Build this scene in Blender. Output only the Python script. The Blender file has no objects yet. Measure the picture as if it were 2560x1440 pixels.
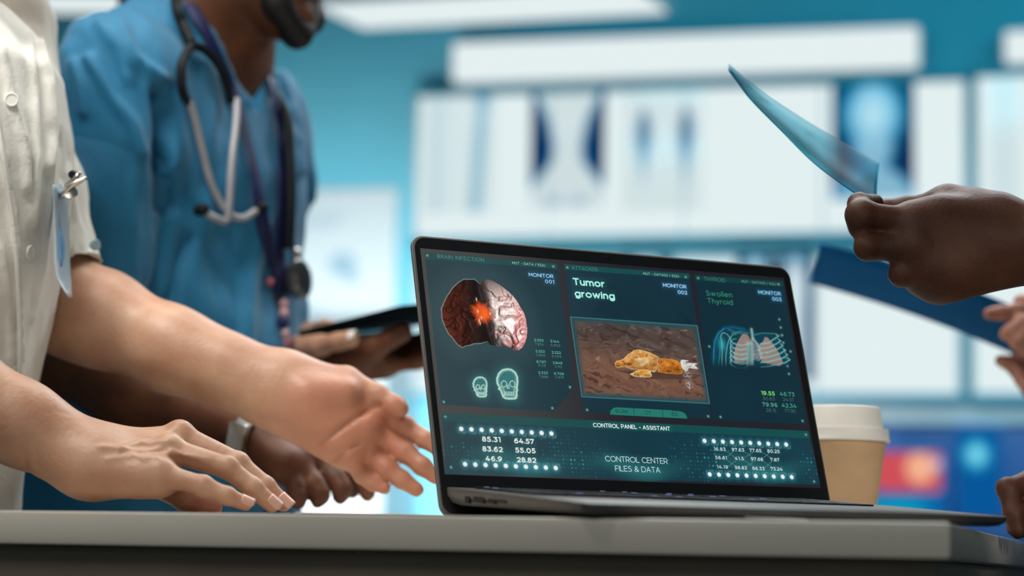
import bpy, math, random
import numpy as np
from mathutils import Vector, Matrix
random.seed(3)
C = bpy.context.scene.collection
SC = bpy.context.scene

# ------------------------------------------------------------------ camera, world, lights
FPX, PITCH, ROLL = 5719.45, 0.12213705, 0.01875488      # focal length in pixels of the 2560 frame
_f = np.array([0, math.cos(PITCH), math.sin(PITCH)])
_u0 = np.array([0, -math.sin(PITCH), math.cos(PITCH)])
_r0 = np.array([1.0, 0, 0])
_r = _r0 * math.cos(ROLL) + _u0 * math.sin(ROLL)
_u = -_r0 * math.sin(ROLL) + _u0 * math.cos(ROLL)
cam_d = bpy.data.cameras.new('camera')
cam = bpy.data.objects.new('camera', cam_d)
C.objects.link(cam)
cam.matrix_world = Matrix(((_r[0], _u[0], -_f[0], 0), (_r[1], _u[1], -_f[1], 0), (_r[2], _u[2], -_f[2], 0), (0, 0, 0, 1)))
cam_d.sensor_width = 36.0
cam_d.lens = 36.0 * FPX / 2560.0
cam_d.clip_start = 0.05
cam_d.dof.use_dof = True
cam_d.dof.focus_distance = 1.865
cam_d.dof.aperture_fstop = 3.4
SC.camera = cam
SC.view_settings.view_transform = 'Standard'
SC.view_settings.look = 'None'
SC.view_settings.gamma = 1.0
SC.view_settings.exposure = 0.0
SC.view_settings.use_curve_mapping = False
SC.cycles.use_denoising = True
SC.cycles.max_bounces = 8

w = bpy.data.worlds.new('world')
SC.world = w
w.use_nodes = True
w.node_tree.nodes['Background'].inputs[0].default_value = (0.75, 0.80, 0.78, 1)
w.node_tree.nodes['Background'].inputs[1].default_value = 0.25

def area(name, loc, target, size, power, col, sy=None, spread=None):
    l = bpy.data.lights.new(name, 'AREA')
    l.energy = power; l.color = col; l.size = size
    if sy: l.shape = 'RECTANGLE'; l.size_y = sy
    if spread: l.spread = spread
    o = bpy.data.objects.new(name, l); C.objects.link(o)
    d = Vector(target) - Vector(loc)
    o.matrix_world = Matrix.Translation(loc) @ d.to_track_quat('-Z', 'Y').to_matrix().to_4x4()
    return o

KEY = area('ceiling_lamp_light', (-0.25, 2.35, 1.90), (-0.25, 2.05, 0.2), 1.3, 22.0, (1.0, 0.95, 0.86), 0.7)
BACK = area('ceiling_lamp_light_rear', (0.6, 3.5, 1.9), (0.15, 2.0, 0.25), 1.6, 43.0, (0.88, 0.96, 1.0), 0.6)
LEFTL = area('coat_fill_light', (-0.75, 1.25, 1.70), (-0.50, 2.05, 0.40), 0.6, 3.2, (1.0, 0.97, 0.90), 0.5, math.radians(52))  # narrow fill added above the front to brighten the white coat
FILL = area('front_fill_light', (-0.6, -0.9, 1.5), (-0.1, 2.0, 0.1), 1.8, 14.0, (1.0, 0.97, 0.92), 0.8)  # soft fill added behind the camera to lift the front faces
_s = bpy.data.lights.new('cup_spot_light', 'SPOT'); _s.energy = 22.0; _s.color = (1.0, 0.93, 0.82); _s.spot_size = math.radians(12.5); _s.spot_blend = 0.6; _s.shadow_soft_size = 0.06  # spot added to brighten the coffee cup; no lamp stands there
_so = bpy.data.objects.new('cup_spot_light', _s); C.objects.link(_so)
_so.matrix_world = Matrix.Translation((0.95, 0.85, 0.46)) @ (Vector((0.31, 2.1, 0.085)) - Vector((0.95, 0.85, 0.46))).to_track_quat('-Z', 'Y').to_matrix().to_4x4()
WASH = area('wall_wash_light', (-0.75, 4.4, -0.30), (-0.42, 7.1, 0.34), 1.6, 27.0, (0.97, 0.92, 0.90), 0.5, math.radians(54))  # unseen light added to brighten the lower wall
WASH2 = area('wall_wash_light_high', (0.9, 5.4, 1.7), (0.7, 6.7, 1.25), 2.6, 10.0, (0.02, 0.78, 0.98), 0.3)  # unseen cyan light added to tint the upper wall

WASH3 = area('rail_fill_light', (1.5, 5.2, 0.9), (1.15, 6.75, 0.40), 1.2, 4.5, (0.55, 0.90, 1.0), 0.3, math.radians(80))  # unseen light added to brighten the pale rail and blue lower wall
# ------------------------------------------------------------------ geometry helpers
FLOOR = -0.88
def ray(px, py):
    return _f + _r * ((px - 1280) / FPX) - _u * ((py - 720) / FPX)
def at(px, py, y):
    """point of the place that lies y metres in front of the camera along this line of sight"""
    d = ray(px, py)
    return d * (y / d[1])
def onplane(px, py, c, n):
    d = ray(px, py)
    return d * (np.dot(c, n) / np.dot(d, n))
def unit(v):
    v = np.asarray(v, float)
    return v / np.linalg.norm(v)

def lin(r, g, b):
    def f(c):
        c = c / 255.0
        return c / 12.92 if c <= 0.04045 else ((c + 0.055) / 1.055) ** 2.4
    return (f(r), f(g), f(b))

WL = {}
def setp(o, label=None, cat=None, group=None, kind=None):
    if label: o['label'] = label
    if cat: o['category'] = cat
    if group: o['group'] = group
    if kind: o['kind'] = kind
    return o
def thing(name, label, cat, loc, group=None):
    o = bpy.data.objects.new(name, None); C.objects.link(o)
    o.empty_display_size = 0.05
    o.location = loc
    WL[o.name] = np.array(loc, float)
    return setp(o, label, cat, group)
def add(name, V, Fc, mats, parent=None, loc=None, smooth=True, midx=None, fcol=None):
    """one mesh object from world-space vertices"""
    V = np.asarray(V, np.float64).reshape(-1, 3)
    me = bpy.data.meshes.new(name)
    base = WL[parent.name] if parent is not None else (np.array(loc, float) if loc is not None else V.mean(0))
    if isinstance(Fc, np.ndarray):
        n = len(Fc); k = Fc.shape[1]
        me.vertices.add(len(V)); me.vertices.foreach_set('co', (V - base).astype(np.float32).ravel())
        me.loops.add(n * k); me.loops.foreach_set('vertex_index', Fc.astype(np.int32).ravel())
        me.polygons.add(n); me.polygons.foreach_set('loop_start', np.arange(0, n * k, k, dtype=np.int32))
        me.polygons.foreach_set('loop_total', np.full(n, k, np.int32))
        me.update(calc_edges=True)
    else:
        me.from_pydata((V - base).tolist(), [], [list(map(int, f)) for f in Fc])
    for m in (mats if isinstance(mats, (list, tuple)) else [mats]):
        me.materials.append(m)
    np_ = len(me.polygons)
    me.polygons.foreach_set('use_smooth', np.full(np_, bool(smooth)))
    if midx is not None:
        me.polygons.foreach_set('material_index', np.asarray(midx, np.int32))
    if fcol is not None:
        ca = me.color_attributes.new('Col', 'FLOAT_COLOR', 'POINT')
        a = np.ones((len(V), 4), np.float32); a[:, :3] = fcol
        ca.data.foreach_set('color', a.ravel())
    me.validate()
    o = bpy.data.objects.new(name, me); C.objects.link(o)
    if parent is not None:
        o.parent = parent
    else:
        o.location = base
    WL[o.name] = base
    return o
def flush(o, spots):
    """redder skin of palms and finger tips: (centre, radius, amount)"""
    n = len(o.data.vertices); co = np.empty(n * 3, np.float32); o.data.vertices.foreach_get('co', co)
    P = co.reshape(-1, 3) + WL[o.name]; a = np.zeros(n, np.float32)
    for c, r, k in spots:
        d = np.linalg.norm(P - np.asarray(c), axis=1); a = np.maximum(a, k * np.clip(1.4 - d / r, 0, 1))
    at_ = o.data.attributes.new('Flush', 'FLOAT', 'POINT'); at_.data.foreach_set('value', np.clip(a, 0, 1).astype(np.float32))
def autosmooth(o, ang=35):
    """flat where faces meet sharply, smooth elsewhere"""
    me = o.data
    me.polygons.foreach_set('use_smooth', np.full(len(me.polygons), True))
    me.set_sharp_from_angle(angle=math.radians(ang))
    return o

class MB:
    """collects simple solids into one mesh"""
    def __init__(s): s.v = []; s.f = []
    def raw(s, V, F):
        b = len(s.v); s.v += [tuple(p) for p in np.asarray(V, float)]; s.f += [tuple(int(i) + b for i in f) for f in F]
    def box(s, c, half, ax=None):
        ax = np.eye(3) if ax is None else np.asarray(ax, float)
        c = np.asarray(c, float); P = []
        for k in (-1, 1):
            for j in (-1, 1):
                for i in (-1, 1):
                    P.append(c + ax[0] * half[0] * i + ax[1] * half[1] * j + ax[2] * half[2] * k)
        s.raw(P, [(0, 2, 3, 1), (4, 5, 7, 6), (0, 1, 5, 4), (2, 6, 7, 3), (0, 4, 6, 2), (1, 3, 7, 5)])
    def bbox(s, c, half, ax=None, b=0.004):
        """box with chamfered edges"""
        bm = bmesh_box(half, b)
        ax = np.eye(3) if ax is None else np.asarray(ax, float)
        V = np.array([p for p in bm[0]]) @ ax + np.asarray(c, float)
        s.raw(V, bm[1])
    def lathe(s, c, prof, axis=(0, 0, 1), n=48, cap=True):
        a = unit(axis); t = unit(np.cross(a, [0.3, 1, 0.2])); q = np.cross(a, t)
        V = []
        for r, h in prof:
            for i in range(n):
                th = 2 * math.pi * i / n
                V.append(np.asarray(c) + a * h + (t * math.cos(th) + q * math.sin(th)) * r)
        F = []
        for j in range(len(prof) - 1):
            for i in range(n):
                F.append((j * n + i, j * n + (i + 1) % n, (j + 1) * n + (i + 1) % n, (j + 1) * n + i))
        if cap:
            F.append(tuple(range(n - 1, -1, -1))); F.append(tuple((len(prof) - 1) * n + i for i in range(n)))
        s.raw(V, F)
    def tube(s, pts, rad, n=12, flat=None, cap=True):
        """tube along points; rad a number or list; flat=(dir, factor) squashes it across dir"""
        P = np.asarray(pts, float); m = len(P)
        R = np.full(m, rad, float) if np.isscalar(rad) else np.asarray(rad, float)
        T = np.gradient(P, axis=0); T /= np.linalg.norm(T, axis=1)[:, None]
        up = np.array([0.13, 0.2, 0.97]);
        x = unit(np.cross(T[0], up)); V = []
        for k in range(m):
            x = unit(x - T[k] * np.dot(x, T[k])); y = np.cross(T[k], x)
            for i in range(n):
                th = 2 * math.pi * i / n
                d = (x * math.cos(th) + y * math.sin(th)) * R[k]
                if flat is not None:
                    fd = flat[0][k] if np.ndim(flat[0]) == 2 else np.asarray(flat[0])
                    d = d - fd * np.dot(d, fd) * (1 - flat[1])
                V.append(P[k] + d)
        F = [(k * n + i, k * n + (i + 1) % n, (k + 1) * n + (i + 1) % n, (k + 1) * n + i) for k in range(m - 1) for i in range(n)]
        if cap:
            F.append(tuple(range(n - 1, -1, -1))); F.append(tuple((m - 1) * n + i for i in range(n)))
        s.raw(V, F)
    def prism(s, poly, ext):
        """polygon (list of points) pushed along ext"""
        P = np.asarray(poly, float); n = len(P); Q = P + np.asarray(ext, float)
        s.raw(np.vstack([P, Q]), [tuple(range(n - 1, -1, -1)), tuple(range(n, 2 * n))] + [(i, (i + 1) % n, n + (i + 1) % n, n + i) for i in range(n)])
    def build(s, name, mat, parent=None, loc=None, smooth=False, auto=None):
        o = add(name, s.v, s.f, mat, parent, loc, smooth)
        import bmesh
        bm = bmesh.new(); bm.from_mesh(o.data); bmesh.ops.recalc_face_normals(bm, faces=bm.faces); bm.to_mesh(o.data); bm.free()
        if auto: autosmooth(o, auto)
        return o
_bb = {}
def bmesh_box(half, b):
    import bmesh
    bm = bmesh.new(); bmesh.ops.create_cube(bm, size=2.0)
    for v in bm.verts: v.co = Vector((v.co.x * half[0], v.co.y * half[1], v.co.z * half[2]))
    bmesh.ops.bevel(bm, geom=list(bm.edges), offset=b, segments=2, profile=0.6, affect='EDGES')
    bm.verts.index_update()
    r = ([tuple(v.co) for v in bm.verts], [tuple(v.index for v in f.verts) for f in bm.faces])
    bm.free()
    return r
def spline(P, n=40):
    """Catmull-Rom through the points"""
    P = np.asarray(P, float); Q = np.vstack([2 * P[0] - P[1], P, 2 * P[-1] - P[-2]]); out = []
    m = len(P) - 1
    for t in np.linspace(0, m, n):
        i = min(int(t), m - 1); f = t - i
        a, b, c, d = Q[i:i + 4]
        out.append(0.5 * (2 * b + (c - a) * f + (2 * a - 5 * b + 4 * c - d) * f * f + (3 * b - a - 3 * c + d) * f ** 3))
    return np.array(out)

# ------------------------------------------------------------------ materials
def mat(name, col, rough=0.5, metal=0.0, var=0.0, vscale=8.0, bump=0.0, bscale=60.0, spec=0.5, sss=0.0, emit=None, estr=1.0,
        coat=0.0, sheen=0.0, trans=0.0, bdist=0.002, var2=None, stretch=None, flush=None):
    m = bpy.data.materials.new(name); m.use_nodes = True
    nt = m.node_tree; b = nt.nodes['Principled BSDF']
    b.inputs['Base Color'].default_value = (*col, 1); b.inputs['Roughness'].default_value = rough
    b.inputs['Metallic'].default_value = metal; b.inputs['Specular IOR Level'].default_value = spec
    if coat: b.inputs['Coat Weight'].default_value = coat; b.inputs['Coat Roughness'].default_value = 0.08
    if sheen: b.inputs['Sheen Weight'].default_value = sheen; b.inputs['Sheen Roughness'].default_value = 0.4
    if trans: b.inputs['Transmission Weight'].default_value = trans
    if sss:
        b.inputs['Subsurface Weight'].default_value = sss
        b.inputs['Subsurface Radius'].default_value = (0.012, 0.005, 0.003)
        b.inputs['Subsurface Scale'].default_value = 0.6
    if emit is not None:
        b.inputs['Emission Color'].default_value = (*emit, 1); b.inputs['Emission Strength'].default_value = estr
    tc = nt.nodes.new('ShaderNodeTexCoord')
    src = tc.outputs['Object']
    if stretch:
        mp = nt.nodes.new('ShaderNodeMapping'); mp.inputs['Scale'].default_value = stretch
        nt.links.new(src, mp.inputs['Vector']); src = mp.outputs['Vector']
    if var:
        n = nt.nodes.new('ShaderNodeTexNoise'); n.inputs['Scale'].default_value = vscale; n.inputs['Detail'].default_value = 5
        nt.links.new(src, n.inputs['Vector'])
        r = nt.nodes.new('ShaderNodeMix'); r.data_type = 'RGBA'
        c2 = var2 if var2 is not None else tuple(c * (1 - var) for c in col)
        c1 = col if var2 is not None else tuple(min(1, c * (1 + var)) for c in col)
        r.inputs[6].default_value = (*c1, 1); r.inputs[7].default_value = (*c2, 1)
        rm = nt.nodes.new('ShaderNodeMapRange'); rm.inputs[1].default_value = 0.35; rm.inputs[2].default_value = 0.65
        nt.links.new(n.outputs['Fac'], rm.inputs[0]); nt.links.new(rm.outputs[0], r.inputs[0])
        last = r.outputs[2]
        if flush is not None:
            at_ = nt.nodes.new('ShaderNodeAttribute'); at_.attribute_name = 'Flush'
            fm = nt.nodes.new('ShaderNodeMix'); fm.data_type = 'RGBA'; fm.inputs[7].default_value = (*flush, 1)
            nt.links.new(at_.outputs['Fac'], fm.inputs[0]); nt.links.new(last, fm.inputs[6]); last = fm.outputs[2]
        nt.links.new(last, b.inputs['Base Color'])
    if bump:
        n = nt.nodes.new('ShaderNodeTexNoise'); n.inputs['Scale'].default_value = bscale; n.inputs['Detail'].default_value = 4
        nt.links.new(src, n.inputs['Vector'])
        bp = nt.nodes.new('ShaderNodeBump'); bp.inputs['Strength'].default_value = bump; bp.inputs['Distance'].default_value = bdist
        nt.links.new(n.outputs['Fac'], bp.inputs['Height']); nt.links.new(bp.outputs['Normal'], b.inputs['Normal'])
    return m
def emat(name, strength=1.0, col=None, gloss=0.0):
    """a picture or panel that gives off light (vertex colours where col is None)"""
    m = bpy.data.materials.new(name); m.use_nodes = True
    nt = m.node_tree; b = nt.nodes['Principled BSDF']
    b.inputs['Base Color'].default_value = (0.004, 0.005, 0.006, 1); b.inputs['Roughness'].default_value = 0.25
    b.inputs['Specular IOR Level'].default_value = gloss
    b.inputs['Emission Strength'].default_value = strength
    if col is None:
        a = nt.nodes.new('ShaderNodeVertexColor'); a.layer_name = 'Col'
        nt.links.new(a.outputs['Color'], b.inputs['Emission Color'])
    else:
        b.inputs['Emission Color'].default_value = (*col, 1)
    return m
def filmmat(name, gloss=0.08, rough=0.12):
    """tinted clear film: light passes through it, coloured by the picture on it"""
    m = bpy.data.materials.new(name); m.use_nodes = True
    nt = m.node_tree; nt.nodes.remove(nt.nodes['Principled BSDF'])
    out = nt.nodes['Material Output']
    t = nt.nodes.new('ShaderNodeBsdfTransparent'); g = nt.nodes.new('ShaderNodeBsdfGlossy'); mx = nt.nodes.new('ShaderNodeMixShader')
    a = nt.nodes.new('ShaderNodeVertexColor'); a.layer_name = 'Col'
    g.inputs['Roughness'].default_value = rough; mx.inputs[0].default_value = gloss
    nt.links.new(a.outputs['Color'], t.inputs['Color']); nt.links.new(t.outputs[0], mx.inputs[1]); nt.links.new(g.outputs[0], mx.inputs[2])
    nt.links.new(mx.outputs[0], out.inputs['Surface'])
    return m

# ------------------------------------------------------------------ 2-D painting on grids (pictures shown by screens and films)
def _h(ix, iy, s):
    n = (ix.astype(np.int64) * 374761393 + iy.astype(np.int64) * 668265263 + s * 1442695) & 0x7fffffff
    n = ((n ^ (n >> 13)) * 1274126177) & 0x7fffffff
    return ((n ^ (n >> 16)) & 0xffff) / 65535.0
def vnoise(x, y, s=0):
    ix = np.floor(x); iy = np.floor(y); fx = x - ix; fy = y - iy
    fx = fx * fx * (3 - 2 * fx); fy = fy * fy * (3 - 2 * fy)
    a = _h(ix, iy, s); b = _h(ix + 1, iy, s); c = _h(ix, iy + 1, s); d = _h(ix + 1, iy + 1, s)
    return a + (b - a) * fx + (c - a) * fy + (a - b - c + d) * fx * fy
def fbm(x, y, o=4, s=0):
    v = 0; a = 0.5; t = 0
    for i in range(o):
        v = v + a * vnoise(x * 2 ** i, y * 2 ** i, s + i * 17); t += a; a *= 0.5
    return v / t
def inpoly(X, Y, P):
    P = np.asarray(P, float); r = np.zeros(X.shape, bool)
    for (x1, y1), (x2, y2) in zip(P, np.roll(P, -1, 0)):
        c = ((y1 > Y) != (y2 > Y)) & (X < (x2 - x1) * (Y - y1) / (y2 - y1 + 1e-12) + x1)
        r ^= c
    return r
def dseg(X, Y, a, b):
    ax, ay = a; bx, by = b; dx, dy = bx - ax, by - ay
    h = np.clip(((X - ax) * dx + (Y - ay) * dy) / (dx * dx + dy * dy + 1e-12), 0, 1)
    return np.hypot(X - ax - h * dx, Y - ay - h * dy)
def dline(X, Y, P, close=False):
    P = list(P) + ([P[0]] if close else [])
    d = np.full(X.shape, 1e9)
    for a, b in zip(P[:-1], P[1:]): d = np.minimum(d, dseg(X, Y, a, b))
    return d
def sstep(e0, e1, x):
    t = np.clip((x - e0) / (e1 - e0), 0, 1)
    return t * t * (3 - 2 * t)
def blend(I, m, col):
    I += (np.asarray(col, float) - I) * np.asarray(m)[..., None]
def glow(I, m, col):
    I += np.asarray(m)[..., None] * np.asarray(col, float)
# ------------------------------------------------------------------ solid modelling: smooth unions of tapered limbs, meshed as one surface
class Field:
    def __init__(s, lo, hi, res):
        s.lo = np.asarray(lo, float); s.res = res
        s.n = np.ceil((np.asarray(hi) - s.lo) / res).astype(int) + 1
        s.d = np.full(s.n, 1.0, np.float32)
    def _sl(s, lo, hi):
        a = np.clip(np.floor((lo - s.lo) / s.res).astype(int), 0, s.n); b = np.clip(np.ceil((hi - s.lo) / s.res).astype(int) + 1, 0, s.n)
        if (b <= a).any(): return None
        ax = [s.lo[i] + s.res * np.arange(a[i], b[i]) for i in range(3)]
        G = np.stack(np.meshgrid(*ax, indexing='ij'), -1)
        return tuple(slice(a[i], b[i]) for i in range(3)), G
    def add(s, prim, k=0.01):
        lo, hi, fn = prim; m = k + 3 * s.res
        q = s._sl(lo - m, hi + m)
        if q is None: return s
        sl, G = q; d = fn(G).astype(np.float32); o = s.d[sl]
        h = np.maximum(k - np.abs(o - d), 0) / max(k, 1e-6)
        s.d[sl] = np.minimum(o, d) - h * h * k * 0.25
        return s
    def sub(s, prim, k=0.006):
        lo, hi, fn = prim; m = k + 3 * s.res
        q = s._sl(lo - m, hi + m)
        if q is None: return s
        sl, G = q; d = -fn(G).astype(np.float32); o = s.d[sl]
        h = np.maximum(k - np.abs(o - d), 0) / max(k, 1e-6)
        s.d[sl] = np.maximum(o, d) + h * h * k * 0.25
        return s
    def mesh(s, smooth=2):
        d = s.d; sg = d < 0
        c = np.zeros(np.array(d.shape) - 1, np.int8)
        X = [slice(0, -1), slice(1, None)]
        for i in (0, 1):
            for j in (0, 1):
                for k in (0, 1): c += sg[X[i], X[j], X[k]]
        I = np.argwhere((c > 0) & (c < 8)); idx = np.full(c.shape, -1, np.int32); idx[tuple(I.T)] = np.arange(len(I))
        pos = np.zeros((len(I), 3)); cnt = np.zeros(len(I))
        co = [(i, j, k) for i in (0, 1) for j in (0, 1) for k in (0, 1)]
        for a in co:
            for ax in range(3):
                if a[ax]: continue
                b = list(a); b[ax] = 1
                da = d[tuple((I + a).T)]; db = d[tuple((I + b).T)]
                m = (da < 0) != (db < 0)
                t = np.where(m, da / np.where(m, da - db, 1), 0)
                p = np.tile(np.array(a, float), (len(I), 1)); p[:, ax] += t
                pos += p * m[:, None]; cnt += m
        V = s.lo + (I + pos / cnt[:, None]) * s.res
        F = []
        for ax in range(3):
            o1, o2 = [(1, 2), (2, 0), (0, 1)][ax]
            n = d.shape
            sa = [slice(0, n[i]) for i in range(3)]
            A = [slice(1, n[i] - 1) for i in range(3)]; A[ax] = slice(0, n[ax] - 1)
            B = list(A); B[ax] = slice(1, n[ax])
            m = sg[tuple(A)] != sg[tuple(B)]
            E = np.argwhere(m); 
            for i in range(3):
                if i != ax: E[:, i] += 1
            inside = sg[tuple(E.T)]
            def g(d1, d2):
                Q = E.copy(); Q[:, o1] += d1; Q[:, o2] += d2
                return idx[tuple(Q.T)]
            q = np.stack([g(-1, -1), g(0, -1), g(0, 0), g(-1, 0)], 1)
            q[~inside] = q[~inside][:, ::-1]
            F.append(q)
        F = np.vstack(F); F = F[(F >= 0).all(1)]
        for it in range(smooth):
            for w in (0.55, -0.45):
                S = np.zeros_like(V); N = np.zeros(len(V))
                for a, b in ((0, 1), (1, 2), (2, 3), (3, 0)):
                    np.add.at(S, F[:, a], V[F[:, b]]); np.add.at(S, F[:, b], V[F[:, a]])
                    np.add.at(N, F[:, a], 1); np.add.at(N, F[:, b], 1)
                V = V + w * (S / np.maximum(N, 1)[:, None] - V)
        return V, F
def normals(V, F):
    n = np.cross(V[F[:, 2]] - V[F[:, 0]], V[F[:, 3]] - V[F[:, 1]])
    N = np.zeros_like(V)
    for k in range(4): np.add.at(N, F[:, k], n)
    return N / (np.linalg.norm(N, axis=1)[:, None] + 1e-12)
A3 = lambda p: np.asarray(p, float)
def rc(a, b, ra, rb, flat=None):
    """tapered capsule; flat=(dir, f): thinner by f along dir"""
    a, b = A3(a), A3(b); R = max(ra, rb)
    ba = b - a; L = max(np.dot(ba, ba), 1e-12)
    def fn(P):
        p = P - a
        h = np.clip((p @ ba) / L, 0, 1)
        q = p - h[..., None] * ba
        if flat is not None:
            n = A3(flat[0]); q = q + (q @ n)[..., None] * n * (1 / flat[1] - 1)
            return (np.sqrt((q * q).sum(-1)) - (ra + (rb - ra) * h)) * (0.5 + 0.5 * flat[1])
        return np.sqrt((q * q).sum(-1)) - (ra + (rb - ra) * h)
    return np.minimum(a, b) - R, np.maximum(a, b) + R, fn
def ell(c, r, ax=None):
    c, r = A3(c), A3(r); ax = np.eye(3) if ax is None else A3(ax)
    e = np.sqrt(((ax * r[:, None]) ** 2).sum(0))
    def fn(P):
        q = (P - c) @ ax.T
        k0 = np.sqrt(((q / r) ** 2).sum(-1)); k1 = np.sqrt(((q / r ** 2) ** 2).sum(-1))
        return k0 * (k0 - 1) / np.maximum(k1, 1e-9)
    return c - e, c + e, fn
def obox(c, half, ax, rnd=0.0):
    c, half, ax = A3(c), A3(half), A3(ax)
    e = np.abs(ax * half[:, None]).sum(0)
    def fn(P):
        q = np.abs((P - c) @ ax.T) - (half - rnd)
        return np.sqrt((np.maximum(q, 0) ** 2).sum(-1)) + np.minimum(q.max(-1), 0) - rnd
    return c - e, c + e, fn
def loft(rings, s, f, off=0.0, zmin=None, zmax=None, pw=2.2):
    """trunk: rings (z, cx, cy, half width along s, half depth along f) stacked upward"""
    R = np.array(sorted(rings), float); s, f = A3(s), A3(f)
    z0 = R[0, 0] if zmin is None else zmin; z1 = R[-1, 0] if zmax is None else zmax
    m = max(R[:, 3].max(), R[:, 4].max()) + abs(off)
    lo = np.array([R[:, 1].min() - m, R[:, 2].min() - m, z0]); hi = np.array([R[:, 1].max() + m, R[:, 2].max() + m, z1])
    def fn(P):
        z = P[..., 2]
        cx, cy, w, d = [np.interp(z, R[:, 0], R[:, i]) for i in range(1, 5)]
        x = P[..., 0] - cx; y = P[..., 1] - cy
        a = np.abs(x * s[0] + y * s[1]) / (w + off); b = np.abs(x * f[0] + y * f[1]) / (d + off)
        k = (a ** pw + b ** pw) ** (1 / pw)
        q = (k - 1) * np.minimum(w, d)
        return np.maximum(q, np.maximum(z0 - z, z - z1))
    return lo, hi, fn
def joined(parts):
    V, F, b = [], [], 0
    for v, f in parts:
        V.append(v); F.append(f + b); b += len(v)
    return np.vstack(V), np.vstack(F)
def rng(pts, m):
    P = np.asarray(pts, float)
    return P.min(0) - m, P.max(0) + m

def hand(Fd, wrist, fingers, thumb, back, S=1.0, wr=0.026, palm=0.0125, kn=1.0):
    """palm, five fingers and thumb as one surface. fingers: lists of four joints (knuckle, middle, end joint, tip), little finger first"""
    back = unit(back); W = A3(wrist)
    mc = [A3(f[0]) for f in fingers]
    across = unit(mc[-1] - mc[0])
    n = len(fingers)
    for i, m in enumerate(mc):
        t = (i / (n - 1) - 0.5)
        w0 = W + across * t * wr * 1.3
        Fd.add(rc(w0, m - back * 0.003 * S, wr * 0.62, palm * S * (1.0 + 0.06 * (i in (0,))), (back, 0.92)), 0.016 * S)
    # flesh of the palm side
    c = sum(mc) / n
    Fd.add(rc(W + (c - W) * 0.3 - back * 0.006 * S + across * -0.012 * S, mc[0] + (W - mc[0]) * 0.25 - back * 0.006 * S, 0.0135 * S, 0.0115 * S), 0.012 * S)
    T = [A3(t) for t in thumb]
    Fd.add(rc(T[0], T[1], 0.0165 * S, 0.0125 * S), 0.016 * S)
    Fd.add(rc(T[1], T[2], 0.0115 * S, 0.0100 * S), 0.006 * S)
    Fd.add(rc(T[2], T[3], 0.0100 * S, 0.0082 * S), 0.005 * S)
    Fd.add(ell(T[3] + (T[2] - T[3]) * 0.25, (0.0098 * S, 0.0098 * S, 0.0098 * S)), 0.004)
    rad = [0.0078, 0.0088, 0.0092, 0.0088] if n == 4 else [0.0085] * n
    for i, f in enumerate(fingers):
        r = rad[i] * S; J = [A3(p) for p in f]
        Fd.add(rc(J[0], J[1], r * 1.16, r * 1.02), 0.0045 * S)
        Fd.add(rc(J[1], J[2], r * 1.0, r * 0.92), 0.003 * S)
        Fd.add(rc(J[2], J[3], r * 0.93, r * 0.78), 0.003 * S)
        Fd.add(ell(J[0] + back * 0.0035 * S, (r * 1.05,) * 3), 0.008 * S)
        Fd.add(ell(J[1] + unit(2 * J[1] - J[0] - J[2] + 1e-5 * back) * r * 0.22 * kn, (r * 0.98,) * 3), 0.004 * S)
        Fd.add(ell(J[2] + unit(2 * J[2] - J[1] - J[3] + 1e-5 * back) * r * 0.12, (r * 0.92,) * 3), 0.003 * S)
def nail(name, J, r, up, m, parent):
    """finger nail: a small curved plate on the last joint"""
    a = A3(J[-2]); t = A3(J[-1]); f = unit(t - a); u = unit(A3(up) - f * np.dot(A3(up), f)); s = np.cross(f, u)
    V = []; n1, n2 = 9, 9
    for j in range(n2):
        v = j / (n2 - 1)
        wv = 1.0 - 0.35 * max(0, (v - 0.72) / 0.28) ** 2 - 0.25 * max(0, (0.2 - v) / 0.2) ** 2
        for i in range(n1):
            x = (i / (n1 - 1) * 2 - 1) * wv
            ang = x * 0.95
            V.append(t + f * (-r * 0.75 + v * r * 1.75) + (s * math.sin(ang) * 0.92 + u * (math.cos(ang) * 1.0 - 0.04 * v * v - 0.02)) * r * 1.03)
    F = [(j * n1 + i, j * n1 + i + 1, (j + 1) * n1 + i + 1, (j + 1) * n1 + i) for j in range(n2 - 1) for i in range(n1 - 1)]
    o = add(name, V, F, m, parent)
    md = o.modifiers.new('thick', 'SOLIDIFY'); md.thickness = 0.0006; md.offset = 0
    return o
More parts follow.
